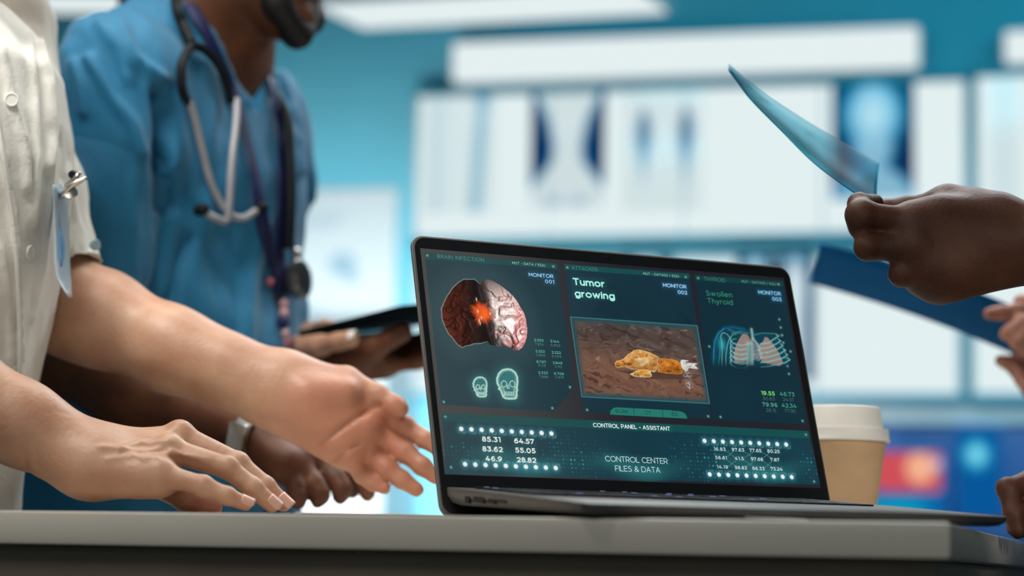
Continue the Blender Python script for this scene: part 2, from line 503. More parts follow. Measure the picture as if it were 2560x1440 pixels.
def head_prims(c, fwd, up, S=1.0):
    """skull, jaw, nose, lips, ears"""
    f = unit(fwd); u = unit(A3(up) - f * np.dot(A3(up), f)); s = np.cross(u, f); c = A3(c); ax = np.array([s, f, u])
    P = lambda x, y, z: c + s * x * S + f * y * S + u * z * S
    L = [(ell(P(0, -0.012, 0.035), (0.076 * S, 0.098 * S, 0.088 * S), ax), 0.02),
         (ell(P(0, 0.028, -0.035), (0.062 * S, 0.066 * S, 0.085 * S), ax), 0.025),
         (rc(P(-0.05, -0.002, -0.07), P(0, 0.07, -0.107), 0.018 * S, 0.02 * S), 0.025),
         (rc(P(0.05, -0.002, -0.07), P(0, 0.07, -0.107), 0.018 * S, 0.02 * S), 0.025),
         (rc(P(0, 0.088, 0.0), P(0, 0.106, -0.036), 0.010 * S, 0.015 * S), 0.012),
         (ell(P(-0.014, 0.096, -0.040), (0.010 * S, 0.012 * S, 0.008 * S), ax), 0.006),
         (ell(P(0.014, 0.096, -0.040), (0.010 * S, 0.012 * S, 0.008 * S), ax), 0.006),
         (rc(P(-0.04, 0.078, 0.022), P(0.04, 0.078, 0.022), 0.012 * S, 0.012 * S), 0.012),
         (rc(P(-0.02, 0.086, -0.064), P(0.02, 0.086, -0.064), 0.0065 * S, 0.0065 * S), 0.006),
         (rc(P(-0.018, 0.086, -0.076), P(0.018, 0.086, -0.076), 0.0075 * S, 0.0075 * S), 0.005),
         (ell(P(0, 0.076, -0.105), (0.02 * S, 0.018 * S, 0.016 * S), ax), 0.015)]
    for q in (-1, 1):
        L += [(ell(P(q * 0.078, -0.012, -0.015), (0.007 * S, 0.018 * S, 0.031 * S), ax), 0.005),
              (rc(P(q * 0.021, 0.086, 0.010), P(q * 0.045, 0.080, 0.009), 0.0062 * S, 0.0062 * S), 0.005),
              (rc(P(q * 0.021, 0.085, -0.0075), P(q * 0.045, 0.079, -0.0065), 0.0056 * S, 0.0056 * S), 0.005)]
    return L, P, ax
# ------------------------------------------------------------------ the room
WA = 0.235
WE = np.array([math.cos(WA), -math.sin(WA), 0.0])        # along the wall, to the right
WN = np.array([-math.sin(WA), -math.cos(WA), 0.0])       # out of the wall, to the viewer
UZ = np.array([0, 0, 1.0])
W0 = at(1740, 400, 6.9)
def wp(px, py, off=0.0):
    return onplane(px, py, W0 + WN * off, WN)
def wrect(x0, y0, x1, y1):
    """rectangle on the wall (along the wall u, height z) from two corners seen in the photo"""
    ym = (y0 + y1) / 2; xm = (x0 + x1) / 2
    u = [np.dot(wp(x, ym) - W0, WE) for x in (x0, x1)]; z = [wp(xm, y)[2] for y in (y1, y0)]
    return u[0], u[1], z[0], z[1]
def wbox(mb, r, d0, d1, b=0.0):
    u0, u1, z0, z1 = r
    c = W0 * [1, 1, 0] + WE * (u0 + u1) / 2 + UZ * (z0 + z1) / 2 + WN * (d0 + d1) / 2
    h = ((u1 - u0) / 2, (d1 - d0) / 2, (z1 - z0) / 2); ax = np.array([WE, WN, UZ])
    if b: mb.bbox(c, h, ax, b)
    else: mb.box(c, h, ax)
    return c
def wgrid(r, off, nu, nz, paint, name, m, parent=None, loc=None, thick=0.0006):
    u0, u1, z0, z1 = r
    U, Z = np.meshgrid(np.linspace(0, 1, nu), np.linspace(0, 1, nz), indexing='ij')
    base = W0 * [1, 1, 0] + WN * off
    V = base + WE * (u0 + U[..., None] * (u1 - u0)) + UZ * (z0 + Z[..., None] * (z1 - z0))
    I = np.zeros((nu, nz, 3)); paint(I, U, Z)
    k = np.arange(nu * nz).reshape(nu, nz)
    F = np.stack([k[:-1, :-1], k[1:, :-1], k[1:, 1:], k[:-1, 1:]], -1).reshape(-1, 4)
    return add(name, V.reshape(-1, 3), F, m, parent, loc, False, None, np.clip(I.reshape(-1, 3), 0, 1))

M_wall = mat('wall_paint', lin(90, 176, 198), 0.55, var=0.10, vscale=1.2, bump=0.3, bscale=40)
M_wallside = mat('side_wall_paint', lin(70, 110, 125), 0.7, var=0.08, vscale=2)
M_floor = mat('floor_vinyl', lin(40, 62, 74), 0.35, var=0.12, vscale=3)
M_ceil = mat('ceiling_tiles', lin(150, 165, 170), 0.8, var=0.05, vscale=4)
M_navy = mat('wainscot_blue', lin(0, 84, 148), 0.35, var=0.15, vscale=1.5)
M_teal = mat('teal_metal', lin(58, 140, 160), 0.4, metal=0.2, var=0.06, vscale=5)
M_grey = mat('grey_housing', lin(150, 178, 190), 0.45, var=0.05, vscale=6)
M_lite = mat('pale_laminate', lin(182, 198, 204), 0.45, var=0.05, vscale=3)
M_dark = mat('dark_plastic', lin(18, 26, 32), 0.4, var=0.1, vscale=12)
M_panel = emat('lightbox_glow', 1.0, (0.76, 0.865, 0.87))
M_lamp = emat('lamp_glow', 1.0, (0.775, 0.865, 0.87))
M_film = filmmat('xray_film', 0.03)

def quad(name, P, m, kind='structure', sub=1):
    o = add(name, P, [(0, 1, 2, 3)], m, None, P[0], False)
    return setp(o, kind=kind)
uL, uR, zT = -4.2, 3.4, 1.95
def wc(u, z, off=0.0): return W0 * [1, 1, 0] + WE * u + UZ * z + WN * off
quad('wall_back', [wc(uL, FLOOR), wc(uR, FLOOR), wc(uR, zT), wc(uL, zT)], M_wall)
A_, B_ = wc(uL, 0), wc(uR, 0)
quad('wall_left', [A_ * [1, 1, 0] + [0, 0, FLOOR], A_ * [1, 1, 0] + [0, 0, zT], np.array([A_[0], -2.0, zT]), np.array([A_[0], -2.0, FLOOR])], M_wallside)
quad('wall_right', [B_ * [1, 1, 0] + [0, 0, FLOOR], B_ * [1, 1, 0] + [0, 0, zT], np.array([B_[0], -2.0, zT]), np.array([B_[0], -2.0, FLOOR])], M_wallside)
quad('floor', [np.array([A_[0], -2, FLOOR]), np.array([B_[0], -2, FLOOR]), wc(uR, FLOOR), wc(uL, FLOOR)], M_floor)
quad('ceiling', [np.array([A_[0], -2, zT]), np.array([B_[0], -2, zT]), wc(uR, zT), wc(uL, zT)], M_ceil)
# soffit trim just under the ceiling line
rs = wrect(0, -60, 2560, -8)
mb = MB(); wbox(mb, (uL, uR, rs[2] + 0.08, rs[2] + 0.16), 0.0, 0.03); o = mb.build('trim_1', M_teal); setp(o, kind='structure')
# blue lower wall
rn = wrect(2030, 1062, 2560, 1300)
mb = MB(); wbox(mb, (0.28, uR, FLOOR, rn[3]), 0.0, 0.02); o = mb.build('trim_2', M_navy); setp(o, kind='structure')
rl = wrect(2030, 1004, 2560, 1062)
mb = MB(); wbox(mb, (0.28, uR, rl[2], rl[3]), 0.0, 0.05, 0.006); o = mb.build('trim_3', M_lite); setp(o, kind='structure')

# long ceiling light panels seen at the top edge of the picture
def light_bar(name, rect, label, depth=0.10, m=None):
    u0, u1, z0, z1 = rect
    c = wc((u0 + u1) / 2, (z0 + z1) / 2, depth / 2)
    t = thing(name, label, 'lamp', c)
    mb = MB(); wbox(mb, (u0, u1, z0, z1), 0.0, depth, 0.008); mb.build('housing', M_grey, t)
    mb = MB(); wbox(mb, (u0 + 0.012, u1 - 0.012, z0 + 0.012, z1 - 0.012), depth, depth + 0.045, 0.012); mb.build('diffuser', m or M_lamp, t)
    return t
light_bar('wall_lamp', wrect(1150, 102, 2312, 217), 'long white light bar above the wide lightbox of x-ray films')
r = wrect(2505, 88, 2900, 184)
light_bar('wall_lamp', r, 'short white light bar above the narrow lightbox at the right edge')
# suspended ceiling lamps
def ceiling_lamp(p0, p1, wd, label):
    p0, p1 = A3(p0), A3(p1); d = unit(p1 - p0); s = unit(np.cross(d, UZ)); c = (p0 + p1) / 2
    t = thing('ceiling_lamp', label, 'lamp', c)
    ax = np.array([d, s, UZ]); L = np.linalg.norm(p1 - p0) / 2
    mb = MB(); mb.bbox(c + UZ * 0.03, (L, wd / 2, 0.03), ax, 0.006); mb.build('housing', M_grey, t)
    mb = MB(); mb.bbox(c - UZ * 0.006, (L - 0.02, wd / 2 - 0.02, 0.006), ax, 0.003); mb.build('diffuser', M_lamp, t)
    for q in (-0.8, 0.8):
        a = c + d * L * q + UZ * 0.058
        mb = MB(); mb.tube([a, [a[0], a[1], zT]], 0.006, 8); mb.build('rod', M_grey, t)
    return t
ceiling_lamp(at(838, 38, 6.3), at(1640, -6, 5.9), 0.30, 'white ceiling lamp strip past the man in blue, at the top edge')
ceiling_lamp(at(-60, 4, 6.5), at(596, 8, 6.3), 0.22, 'white ceiling lamp strip behind the shoulder of the man in blue')

# ------------------------------------------------------------------ x-ray viewers
def viewer(rect, label, splits, dp=0.09, clip=True):
    u0, u1, z0, z1 = rect
    t = thing('x_ray_viewer', label, 'x-ray viewer', wc((u0 + u1) / 2, (z0 + z1) / 2, dp / 2), 'x-ray viewers on the wall')
    mb = MB(); wbox(mb, (u0 - 0.015, u1 + 0.015, z0 - 0.02, z1 + 0.018), 0.001, dp, 0.006); mb.build('housing', M_grey, t)
    e = [u0] + [u0 + (u1 - u0) * s for s in splits] + [u1]
    for a, b in zip(e[:-1], e[1:]):
        mb = MB(); wbox(mb, (a + 0.003, b - 0.003, z0 + 0.004, z1 - 0.004), dp, dp + 0.006); mb.build('light_panel', M_panel, t)
    mb = MB(); wbox(mb, (u0 - 0.015, u1 + 0.015, z1 - 0.002, z1 + 0.018), dp, dp + 0.022, 0.005); mb.build('film_clip', M_teal, t)
    mb = MB(); wbox(mb, (u0 - 0.015, u1 + 0.015, z0 - 0.026, z0 + 0.002), dp, dp + 0.016, 0.004); mb.build('ledge', M_teal, t)
    return t
viewer(wrect(1064, 236, 2416, 598), 'wide bright lightbox with a torso film and a skull film', [0.25, 0.5, 0.75])
viewer(wrect(2444, 200, 2960, 600), 'bright lightbox cut by the right edge, over the hand with the film', [0.5])
viewer(wrect(1064, 654, 2398, 992), 'bright lightbox directly behind the laptop and the coffee cup', [0.25, 0.5, 0.75])
viewer(wrect(2438, 654, 2960, 992), 'bright lightbox behind the pink fingers at the right edge', [0.5])

def film(px0, py0, px1, py1, label, paint, nu=60, nz=80, off=0.104):
    r = wrect(px0, py0, px1, py1)
    o = wgrid(r, off, nu, nz, lambda I, U, Z: (paint(I, U, Z), np.sqrt(np.clip(I, 0, 1), out=I)), 'x_ray_film', M_film, None, wc((r[0] + r[1]) / 2, (r[2] + r[3]) / 2, off))
    md = o.modifiers.new('thick', 'SOLIDIFY'); md.thickness = 0.0005; md.offset = 0
    setp(o, label, 'x-ray film', 'x-ray films on the lightboxes')
    return o
DK, MD, LT = np.array(lin(0, 48, 96)), np.array(lin(34, 146, 200)), np.array(lin(247, 251, 252))
def p_torso(I, U, Z):
    X, Y = U - 0.5, 1 - Z
    I[:] = LT * 0.92
    wdt = 0.24 + 0.10 * np.cos(Y * 6.0) + 0.02
    wdt = np.interp(Y, [0, .12, .3, .5, .62, .72, .85, 1], [.42, .34, .21, .15, .17, .30, .46, .5])
    m = sstep(-0.02, 0.07, np.abs(X) - wdt) * sstep(0.93, 0.80, Y)
    blend(I, m, MD); blend(I, sstep(0.03, 0.13, np.abs(X) - wdt) * sstep(0.86, 0.7, Y), DK)
    sp = np.exp(-(X / 0.06) ** 2) * (0.35 + 0.2 * np.sin(Y * 60)); blend(I, 0.3 * sp, LT)
    blend(I, 0.35 * np.exp(-((np.abs(X) - 0.17) / 0.09) ** 2 - ((Y - 0.93) / 0.03) ** 2), MD)
    blend(I, 0.45 * np.exp(-((np.abs(X) - 0.15) / 0.09) ** 2 - ((Y - 0.955) / 0.03) ** 2), MD)
film(1345, 232, 1528, 534, 'x-ray film of a torso with dark blue flanks, left of the film with two slots', p_torso)
def p_legs(I, U, Z):
    X, Y = U, 1 - Z
    I[:] = LT * 0.96
    for cx in (0.27, 0.79):
        w_ = np.interp(Y, [0.15, .3, .42, .6, .85], [0.02, .085, .10, .05, .02])
        e = sstep(0.12, 0.3, Y) * sstep(0.92, 0.5, Y)
        blend(I, 0.95 * e * np.exp(-((X - cx) / w_) ** 2), MD)
        blend(I, 0.9 * e * np.exp(-((X - cx) / (w_ * 0.55)) ** 2) * sstep(0.62, 0.4, Y), DK)
    blend(I, 0.5 * np.exp(-((Y - 0.0) / 0.04) ** 2) * np.exp(-((X - 0.12) / 0.12) ** 2), MD)
    blend(I, 0.12 * sstep(0.45, 0.9, np.abs(X - 0.5)), MD)
film(1570, 228, 1770, 540, 'pale x-ray film of two legs with a pair of dark slots between', p_legs)
def p_skull(I, U, Z):
    X, Y = U - 0.5, 1 - Z
    I[:] = DK
    d = np.sqrt(((X + 0.0) / 0.33) ** 2 + ((Y - 0.32) / 0.27) ** 2)
    j = np.sqrt((X / 0.25) ** 2 + ((Y - 0.55) / 0.26) ** 2)
    n = np.where(Y > 0.6, np.abs(X) - np.interp(Y, [.6, .75, .82, 1], [.17, .2, .36, .6]), 1)
    k = np.minimum(np.minimum(d, j) - 1, n * 3)
    blend(I, sstep(0.16, -0.10, k), MD); blend(I, 0.75 * sstep(0.05, -0.4, k), np.array(lin(175, 214, 232)))
    blend(I, 0.55 * np.exp(-((np.hypot(X / 0.9, (Y - 0.33))) / 0.15) ** 2), LT)
    blend(I, 0.3 * np.exp(-((np.abs(X) - 0.12) / 0.06) ** 2 - ((Y - 0.47) / 0.05) ** 2), MD)
    blend(I, 0.8 * sstep(0.90, 0.97, Y) * sstep(0.1, -0.2, X), np.array(lin(40, 150, 195)))
film(2088, 206, 2292, 512, 'x-ray film of a skull on dark blue, behind the fingers with the held film', p_skull)
def p_knee(I, U, Z):
    X, Y = U, 1 - Z
    I[:] = LT
    blend(I, 0.30 * np.exp(-((X - 0.18) / 0.12) ** 2), np.array(lin(150, 200, 222)))
    blend(I, 0.9 * np.exp(-((X - 0.76 - 0.09 * (0.5 - Y)) / 0.085) ** 2) * sstep(0.02, 0.06, Y), np.array(lin(132, 190, 216)))
    blend(I, 0.75 * np.exp(-((X - 0.80) / 0.09) ** 2 - ((Y - 0.05) / 0.05) ** 2), MD)
film(1080, 244, 1262, 544, 'pale x-ray film with one grey-blue vertical band, first on the wide lightbox', p_knee)
def p_faint(I, U, Z):
    I[:] = LT * 0.99; blend(I, 0.22 * np.exp(-((U - 0.5) / 0.2) ** 2), np.array(lin(170, 212, 232)))
film(2468, 208, 2560, 560, 'faint pale film above the wrist at the right edge', p_faint, 30, 40)
def p_low(I, U, Z):
    X, Y = U - 0.5, 1 - Z
    I[:] = DK * 0.9
    k = np.minimum(np.sqrt((X / 0.34) ** 2 + ((Y - 0.35) / 0.33) ** 2) - 1, np.where(Y > 0.35, np.abs(X) / 0.3 - 1, 1))
    blend(I, sstep(0.25, -0.35, k), MD); blend(I, sstep(-0.0, -0.6, k), LT)
film(1562, 628, 1698, 760, 'small film of a bright rounded shape at the top edge of the laptop', p_low, 40, 40)
film(1850, 622, 1946, 960, 'film of a rounded white bone just behind the laptop corner', p_low, 40, 60)
film(1950, 622, 2044, 960, 'film of a rounded white bone beside the navy folder corner', p_low, 40, 60)

# poster on the wall
def p_poster(I, U, Z):
    I[:] = np.array(lin(178, 196, 202)); Y = 1 - Z
    b = np.array(lin(104, 148, 170))
    blend(I, 0.75 * sstep(1.15, 0.5, np.hypot((U - 0.47) / 0.17, (Y - 0.52) / 0.10)), b)
    blend(I, 0.6 * sstep(1.2, 0.4, np.hypot((U - 0.57) / 0.10, (Y - 0.61) / 0.06)), b)
    for yy, x0, x1 in ((0.19, 0.06, 0.5), (0.24, 0.06, 0.42), (0.82, 0.1, 0.32), (0.86, 0.12, 0.30)):
        blend(I, 0.35 * ((np.abs(Y - yy) < 0.014) & (U > x0) & (U < x1)), b)
rp = wrect(742, 474, 992, 838)
M_pp = bpy.data.materials.new('poster_print'); M_pp.use_nodes = True
_a = M_pp.node_tree.nodes.new('ShaderNodeVertexColor'); _a.layer_name = 'Col'
M_pp.node_tree.links.new(_a.outputs['Color'], M_pp.node_tree.nodes['Principled BSDF'].inputs['Base Color'])
M_pp.node_tree.nodes['Principled BSDF'].inputs['Roughness'].default_value = 0.5
o = wgrid(rp, 0.012, 60, 80, p_poster, 'poster', M_pp, None, wc((rp[0] + rp[1]) / 2, (rp[2] + rp[3]) / 2, 0.012))
md = o.modifiers.new('thick', 'SOLIDIFY'); md.thickness = 0.01; md.offset = -1
setp(o, 'white poster with a grey-blue blot between the man in blue and the laptop', 'poster')

# pale cupboard below the poster
rc_ = wrect(600, 905, 1044, 1330)
t = thing('cupboard', 'pale blue cupboard low on the wall behind the reaching hand', 'cupboard', wc((rc_[0] + rc_[1]) / 2, FLOOR, 0.2))
mb = MB(); wbox(mb, (rc_[0], rc_[1], FLOOR, rc_[3]), 0.002, 0.38, 0.006); mb.build('body', M_lite, t)
um = (rc_[0] + rc_[1]) / 2
for a, b in ((rc_[0] + 0.01, um - 0.006), (um + 0.006, rc_[1] - 0.01)):
    mb = MB(); wbox(mb, (a, b, FLOOR + 0.09, rc_[3] - 0.03), 0.381, 0.399, 0.004); d = mb.build('door', M_lite, t)
    k = b - 0.05 if a < um - 0.1 else a + 0.05
    mb = MB(); wbox(mb, (k - 0.008, k + 0.008, rc_[3] - 0.35, rc_[3] - 0.2), 0.40, 0.425, 0.004); mb.build('handle', M_teal, d)

# counter with two screens under the lightboxes, right
zd = wp(2300, 1330)[2]
ud = wrect(2140, 1200, 2700, 1300)
t = thing('counter', 'dark blue counter along the wall behind the coffee cup', 'counter', wc((ud[0] + ud[1]) / 2, FLOOR, 0.3))
mb = MB(); wbox(mb, (ud[0], ud[1] + 0.5, zd - 0.04, zd), 0.03, 0.62, 0.008); mb.build('worktop', M_navy, t)
mb = MB(); wbox(mb, (ud[0] + 0.04, ud[1] + 0.46, FLOOR, zd - 0.041), 0.05, 0.56, 0.006); mb.build('cabinet_body', M_navy, t)
def screen(rect, label, paint, off=0.30):
    u0, u1, z0, z1 = rect
    t = thing('monitor', label, 'monitor', wc((u0 + u1) / 2, zd, off))
    mb = MB(); wbox(mb, (u0 - 0.012, u1 + 0.012, z0 - 0.014, z1 + 0.012), off - 0.03, off, 0.006); mb.build('case', M_navy, t)
    wgrid((u0, u1, z0, z1), off + 0.001, 50, 36, paint, 'screen', M_scr, t)
    um = (u0 + u1) / 2
    mb = MB(); wbox(mb, (um - 0.02, um + 0.02, zd + 0.012, z0 + 0.02), off - 0.05, off - 0.028, 0.004); mb.build('stand', M_navy, t)
    mb = MB(); wbox(mb, (um - 0.09, um + 0.09, zd, zd + 0.012), off - 0.10, off + 0.06, 0.004); mb.build('foot', M_navy, t)
    return t
M_scr = emat('screen_glow', 1.0)
def p_red(I, U, Z):
    I[:] = np.array(lin(4, 92, 160))
    m = sstep(0.02, 0.06, U) * sstep(0.98, 0.9, U) * sstep(0.36, 0.42, Z) * sstep(0.99, 0.95, Z)
    blend(I, m, np.array(lin(205, 78, 86)))
    blend(I, m * sstep(0.30, 0.17, np.hypot((U - 0.66) * 1.2, (Z - 0.74))), np.array(lin(244, 176, 140)))
    blend(I, m * sstep(0.14, 0.05, np.hypot((U - 0.9), (Z - 0.8) * 1.2)), np.array(lin(200, 190, 215)))
    blend(I, sstep(0.32, 0.24, Z) * sstep(0.95, 0.5, U), np.array(lin(6, 150, 190)))
screen(wrect(2200, 1140, 2376, 1300), 'screen with a red and orange picture, just right of the coffee cup', p_red)
def p_cyan(I, U, Z):
    I[:] = np.array(lin(2, 84, 150))
    d = np.hypot((U - 0.45) * 0.9, (Z - 0.70) * 1.7)
    blend(I, sstep(0.42, 0.16, d), np.array(lin(22, 160, 205))); blend(I, sstep(0.26, 0.04, d), np.array(lin(130, 222, 240)))
screen(wrect(2404, 1086, 2508, 1300), 'screen with a round cyan glow, behind the fingers on the table corner', p_cyan)
def p_c2(I, U, Z):
    I[:] = np.array(lin(2, 96, 165)); blend(I, sstep(0.5, 0.1, np.hypot(U - 0.5, Z - 0.6)), np.array(lin(10, 165, 200)))
# ------------------------------------------------------------------ table
TYAW = -0.27807937
TC = at(2378, 1305, 1.50); ZT = TC[2]; TH = 0.0246
TA = np.array([-math.cos(TYAW), -math.sin(TYAW), 0.0])    # along the front edge, leftwards
TB = np.array([-math.sin(TYAW), math.cos(TYAW), 0.0])     # along the right edge, away
M_tab = mat('table_laminate', lin(206, 200, 187), 0.32, var=0.03, vscale=7, spec=0.5)
M_tabd = mat('table_apron_brown', lin(130, 118, 100), 0.5, var=0.1, vscale=9)
M_steel = mat('brushed_steel', lin(170, 178, 182), 0.3, metal=0.9, var=0.05, vscale=30)
LA, LB = 0.73, 1.55
tc = TC + TA * LA / 2 + TB * LB / 2
tab = thing('table', 'pale grey laminate table with the laptop and coffee cup on it', 'table', [tc[0], tc[1], FLOOR])
ax = np.array([TA, TB, UZ])
mb = MB(); mb.bbox([tc[0], tc[1], ZT - TH / 2], (LA / 2, LB / 2, TH / 2), ax, 0.0042); top = mb.build('tabletop', M_tab, tab); autosmooth(top, 50)
mb = MB()
mb.bbox(tc * [1, 1, 0] + UZ * (ZT - TH - 0.0402), (LA / 2 - 0.012, LB / 2 - 0.03, 0.04), ax, 0.004)
mb.build('apron', M_tabd, tab)
for i in (-1, 1):
    for j in (-1, 1):
        c = tc * [1, 1, 0] + TA * i * (LA / 2 - 0.11) + TB * j * (LB / 2 - 0.13)
        mb = MB(); mb.lathe(c, [(0.026, FLOOR + 0.004), (0.026, ZT - TH - 0.081)], n=20); mb.build('leg', M_steel, tab, auto=40)

# ------------------------------------------------------------------ laptop
LC = np.array([.09343618, 1.87661915, .16365768]); LY, LL = .44018042, .31469968
LX = np.array([math.cos(LY), math.sin(LY), 0.0]); _n = np.array([-math.sin(LY), math.cos(LY), 0.0])
LU = UZ * math.cos(LL) + _n * math.sin(LL); LN = np.cross(LX, LU)          # LN: out of the screen
M_alu = mat('laptop_grey_metal', lin(104, 102, 100), 0.45, metal=0.45, var=0.05, vscale=40)
M_bez = mat('bezel_black', lin(30, 31, 33), 0.30, spec=0.5, var=0.1, vscale=30)
M_key = mat('key_black', lin(22, 23, 27), 0.45, var=0.1, vscale=60)
M_port = mat('port_dark', lin(16, 10, 12), 0.5, var=0.1, vscale=80)
lap = thing('laptop', 'open dark grey laptop with a medical monitor display, on the pale table', 'laptop', LC - LU * 0.12)
def L3(u, v, n=0.0): return LC + LX * u + LU * v + LN * n
def rrect(u0, v0, u1, v1, r, k=8):
    P = []
    for (cx, cy, a) in ((u1 - r, v1 - r, 0), (u0 + r, v1 - r, 90), (u0 + r, v0 + r, 180), (u1 - r, v0 + r, 270)):
        for i in range(k + 1):
            t = math.radians(a + 90 * i / k); P.append((cx + r * math.cos(t), cy + r * math.sin(t)))
    return P
def slab(loops):
    """closed stack of equal-count loops of points"""
    V = np.vstack(loops); n = len(loops[0]); F = [tuple(range(n - 1, -1, -1)), tuple(range((len(loops) - 1) * n, len(loops) * n))]
    for k in range(len(loops) - 1):
        F += [(k * n + i, k * n + (i + 1) % n, (k + 1) * n + (i + 1) % n, (k + 1) * n + i) for i in range(n)]
    return V, F
U0, U1, V0, V1 = -0.1790, 0.1797, -0.1318, 0.1083
lo = []
for ins, n in ((0.004, -0.0062), (0.0012, -0.0050), (0.0, -0.003), (0.0, -0.0006), (0.0008, 0.0)):
    lo.append(np.array([L3(u, v, n) for u, v in rrect(U0 + ins, V0 + ins, U1 - ins, V1 - ins, 0.011 - ins * 0.5)]))
V, F = slab(lo); mb = MB(); mb.raw(V, F); lid = mb.build('lid', M_alu, lap, auto=40)
# glossy bezel: a thin ring on the lid around the picture
o1 = rrect(U0 + 0.0022, V0 + 0.003, U1 - 0.0022, V1 - 0.0022, 0.0095); dw, dh = 0.34450 / 2, 0.19380 / 2
def onrect(p):
    x, y = p; 
    return (max(-dw, min(dw, x)), max(-dh, min(dh, y)))
i1 = [onrect(p) for p in o1]
# square up the four inner corners
for q, (sx, sy) in enumerate(((1, 1), (-1, 1), (-1, -1), (1, -1))):
    i1[q * 9 + 4] = (sx * dw, sy * dh)
    for k in range(9):
        if k != 4:
            a = i1[q * 9 + k]; i1[q * 9 + k] = (sx * dw if (k < 4) == (q % 2 == 0) else a[0], a[1] if (k < 4) == (q % 2 == 0) else sy * dh)
n = len(o1)
V = [L3(u, v, 0.0001) for u, v in o1] + [L3(u, v, 0.0009) for u, v in o1] + [L3(u, v, 0.0009) for u, v in i1] + [L3(u, v, 0.0001) for u, v in i1]
F = [(a * n + i, a * n + (i + 1) % n, ((a + 1) % 4) * n + (i + 1) % n, ((a + 1) % 4) * n + i) for a in range(4) for i in range(n)]
mb = MB(); mb.raw(V, F); bez = mb.build('bezel', M_bez, lid)
c = onplane(1519, 644, LC, LN)
mb = MB(); mb.lathe(c + LN * 0.0009, [(0.0022, 0), (0.0022, 0.0003), (0.0012, 0.0004)], LN, 20); mb.build('webcam', M_port, lid)

# base: wedge under the keyboard; DF runs from the hinge to the front edge
sl = 0.068
DF = -_n * math.cos(sl) - UZ * math.sin(sl); DN = np.cross(LX, -DF)
DR = L3(0.0, -0.1082, 0.003)
def B3(u, s, h=0.0): return DR + LX * u + DF * s + DN * h
DEP = 0.241
thk = lambda s: np.interp(s, [0, .006, .02, .05, .12, .2, DEP], [.0105, .0125, .0145, .0155, .0125, .0095, .0080])
lo = []
for ins, fr, h in ((0.0, 0.0, -0.0004), (0.0, 0.0, -0.002), (0.0006, 0.4, 0), (0.004, 0.85, 0), (0.010, 1.0, 0)):
    L = []
    for u, s in rrect(-0.1752 + ins, 0.0 + ins * 0.4, 0.1785 - ins, DEP - ins, 0.008):
        L.append(B3(u, s, h if fr == 0 else -0.002 - fr * (thk(s) - 0.002)))
    lo.append(np.array(L))
top_l = np.array([B3(u, s, 0.0) for u, s in rrect(-0.1752 + 0.0008, 0.0004, 0.1785 - 0.0008, DEP - 0.0008, 0.0075)])
V, F = slab([top_l] + lo); mb = MB(); mb.raw(V, F); base = mb.build('base', M_alu, lap, auto=35)
mb = MB(); mb.tube([L3(-0.150, -0.1115, 0.0012), L3(0.150, -0.1115, 0.0012)], 0.0042, 16); mb.build('hinge', M_bez, lap, auto=40)
# keys
kw = 0.0165
kbm = MB(); kbm.bbox((0, 0, 0.0007), (0.5, 0.5, 0.0007), None, 0.0004)
keyme = None
rows = [(0.012, 15, 0.0092), (0.028, 15, kw), (0.0465, 15, kw), (0.065, 14, kw), (0.0835, 14, kw), (0.102, 9, kw)]
axm = Matrix(((LX[0], DF[0], DN[0]), (LX[1], DF[1], DN[1]), (LX[2], DF[2], DN[2]))).to_4x4()
for s, nk, kh in rows:
    for i in range(nk):
        pit = 0.300 / nk
        u = -0.158 + pit * (i + 0.5)
        wd = pit - 0.0025
        if nk == 9: pass
        if keyme is None:
            keyme = bpy.data.meshes.new('keycap'); keyme.from_pydata(kbm.v, [], kbm.f); keyme.materials.append(M_key)
        o = bpy.data.objects.new('keycap', keyme); C.objects.link(o); o.parent = base
        p = B3(u, s + 0.008, 0.0001) - WL[base.name]
        o.matrix_local = Matrix.Translation(p) @ axm @ Matrix.Diagonal((wd, kh - 0.0015, 1, 1))
# glints on the keyboard, put in as small glowing marks on some caps
M_glint = emat('key_glint_glow', 0.55, lin(150, 150, 215))
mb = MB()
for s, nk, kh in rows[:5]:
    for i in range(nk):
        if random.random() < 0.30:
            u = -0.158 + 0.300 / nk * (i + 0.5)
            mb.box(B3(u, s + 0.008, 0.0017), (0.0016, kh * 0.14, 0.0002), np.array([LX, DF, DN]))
lg = mb.build('key_glints', M_glint, base); setp(lg, kind='stuff')
# ports on the left side of the base
for (x, y, hw, hh) in ((1167, 1250, 0.0018, 0.0026), (1196, 1250, 0.0042, 0.0022), (1228, 1254, 0.0030, 0.0016), (1253, 1254, 0.0036, 0.0010)):
    p = onplane(x, y, B3(-0.1752, 0.05), LX)
    mb = MB(); mb.bbox(p + LX * 0.0011, (0.0014, hw * 2.2, hh), np.array([LX, DF, DN]), 0.0006); mb.build('port', M_port, base)
# ------------------------------------------------------------------ what the laptop shows
NX, NY = 820, 462
gu, gv = np.meshgrid(np.linspace(-dw + .0002, dw - .0002, NX), np.linspace(-dh + .0002, dh - .0002, NY), indexing='ij')
GV = LC + LX * gu[..., None] + LU * gv[..., None] + LN * 0.00025
_H = {}
def duv(px, py):
    d = onplane(px, py, LC, LN) - LC
    return np.dot(d, LX), np.dot(d, LU)
def K(px, py):
    """display coordinates: 1000 units across, origin top left"""
    u, v = duv(px, py)
    return ((u + dw) / (2 * dw) * 1000, (dh - v) / (2 * dw) * 1000)
def KL(P): return [K(*p) for p in P]
X = (gu + dw) / (2 * dw) * 1000; Y = (dh - gv) / (2 * dw) * 1000
I = np.zeros((NX, NY, 3))
haze = sstep(560, 0, X)                                   # reflection haze painted into the picture, stronger toward its left side
I[:] = np.array(lin(34, 34, 42)); blend(I, 0.95 * haze, lin(74, 75, 73))
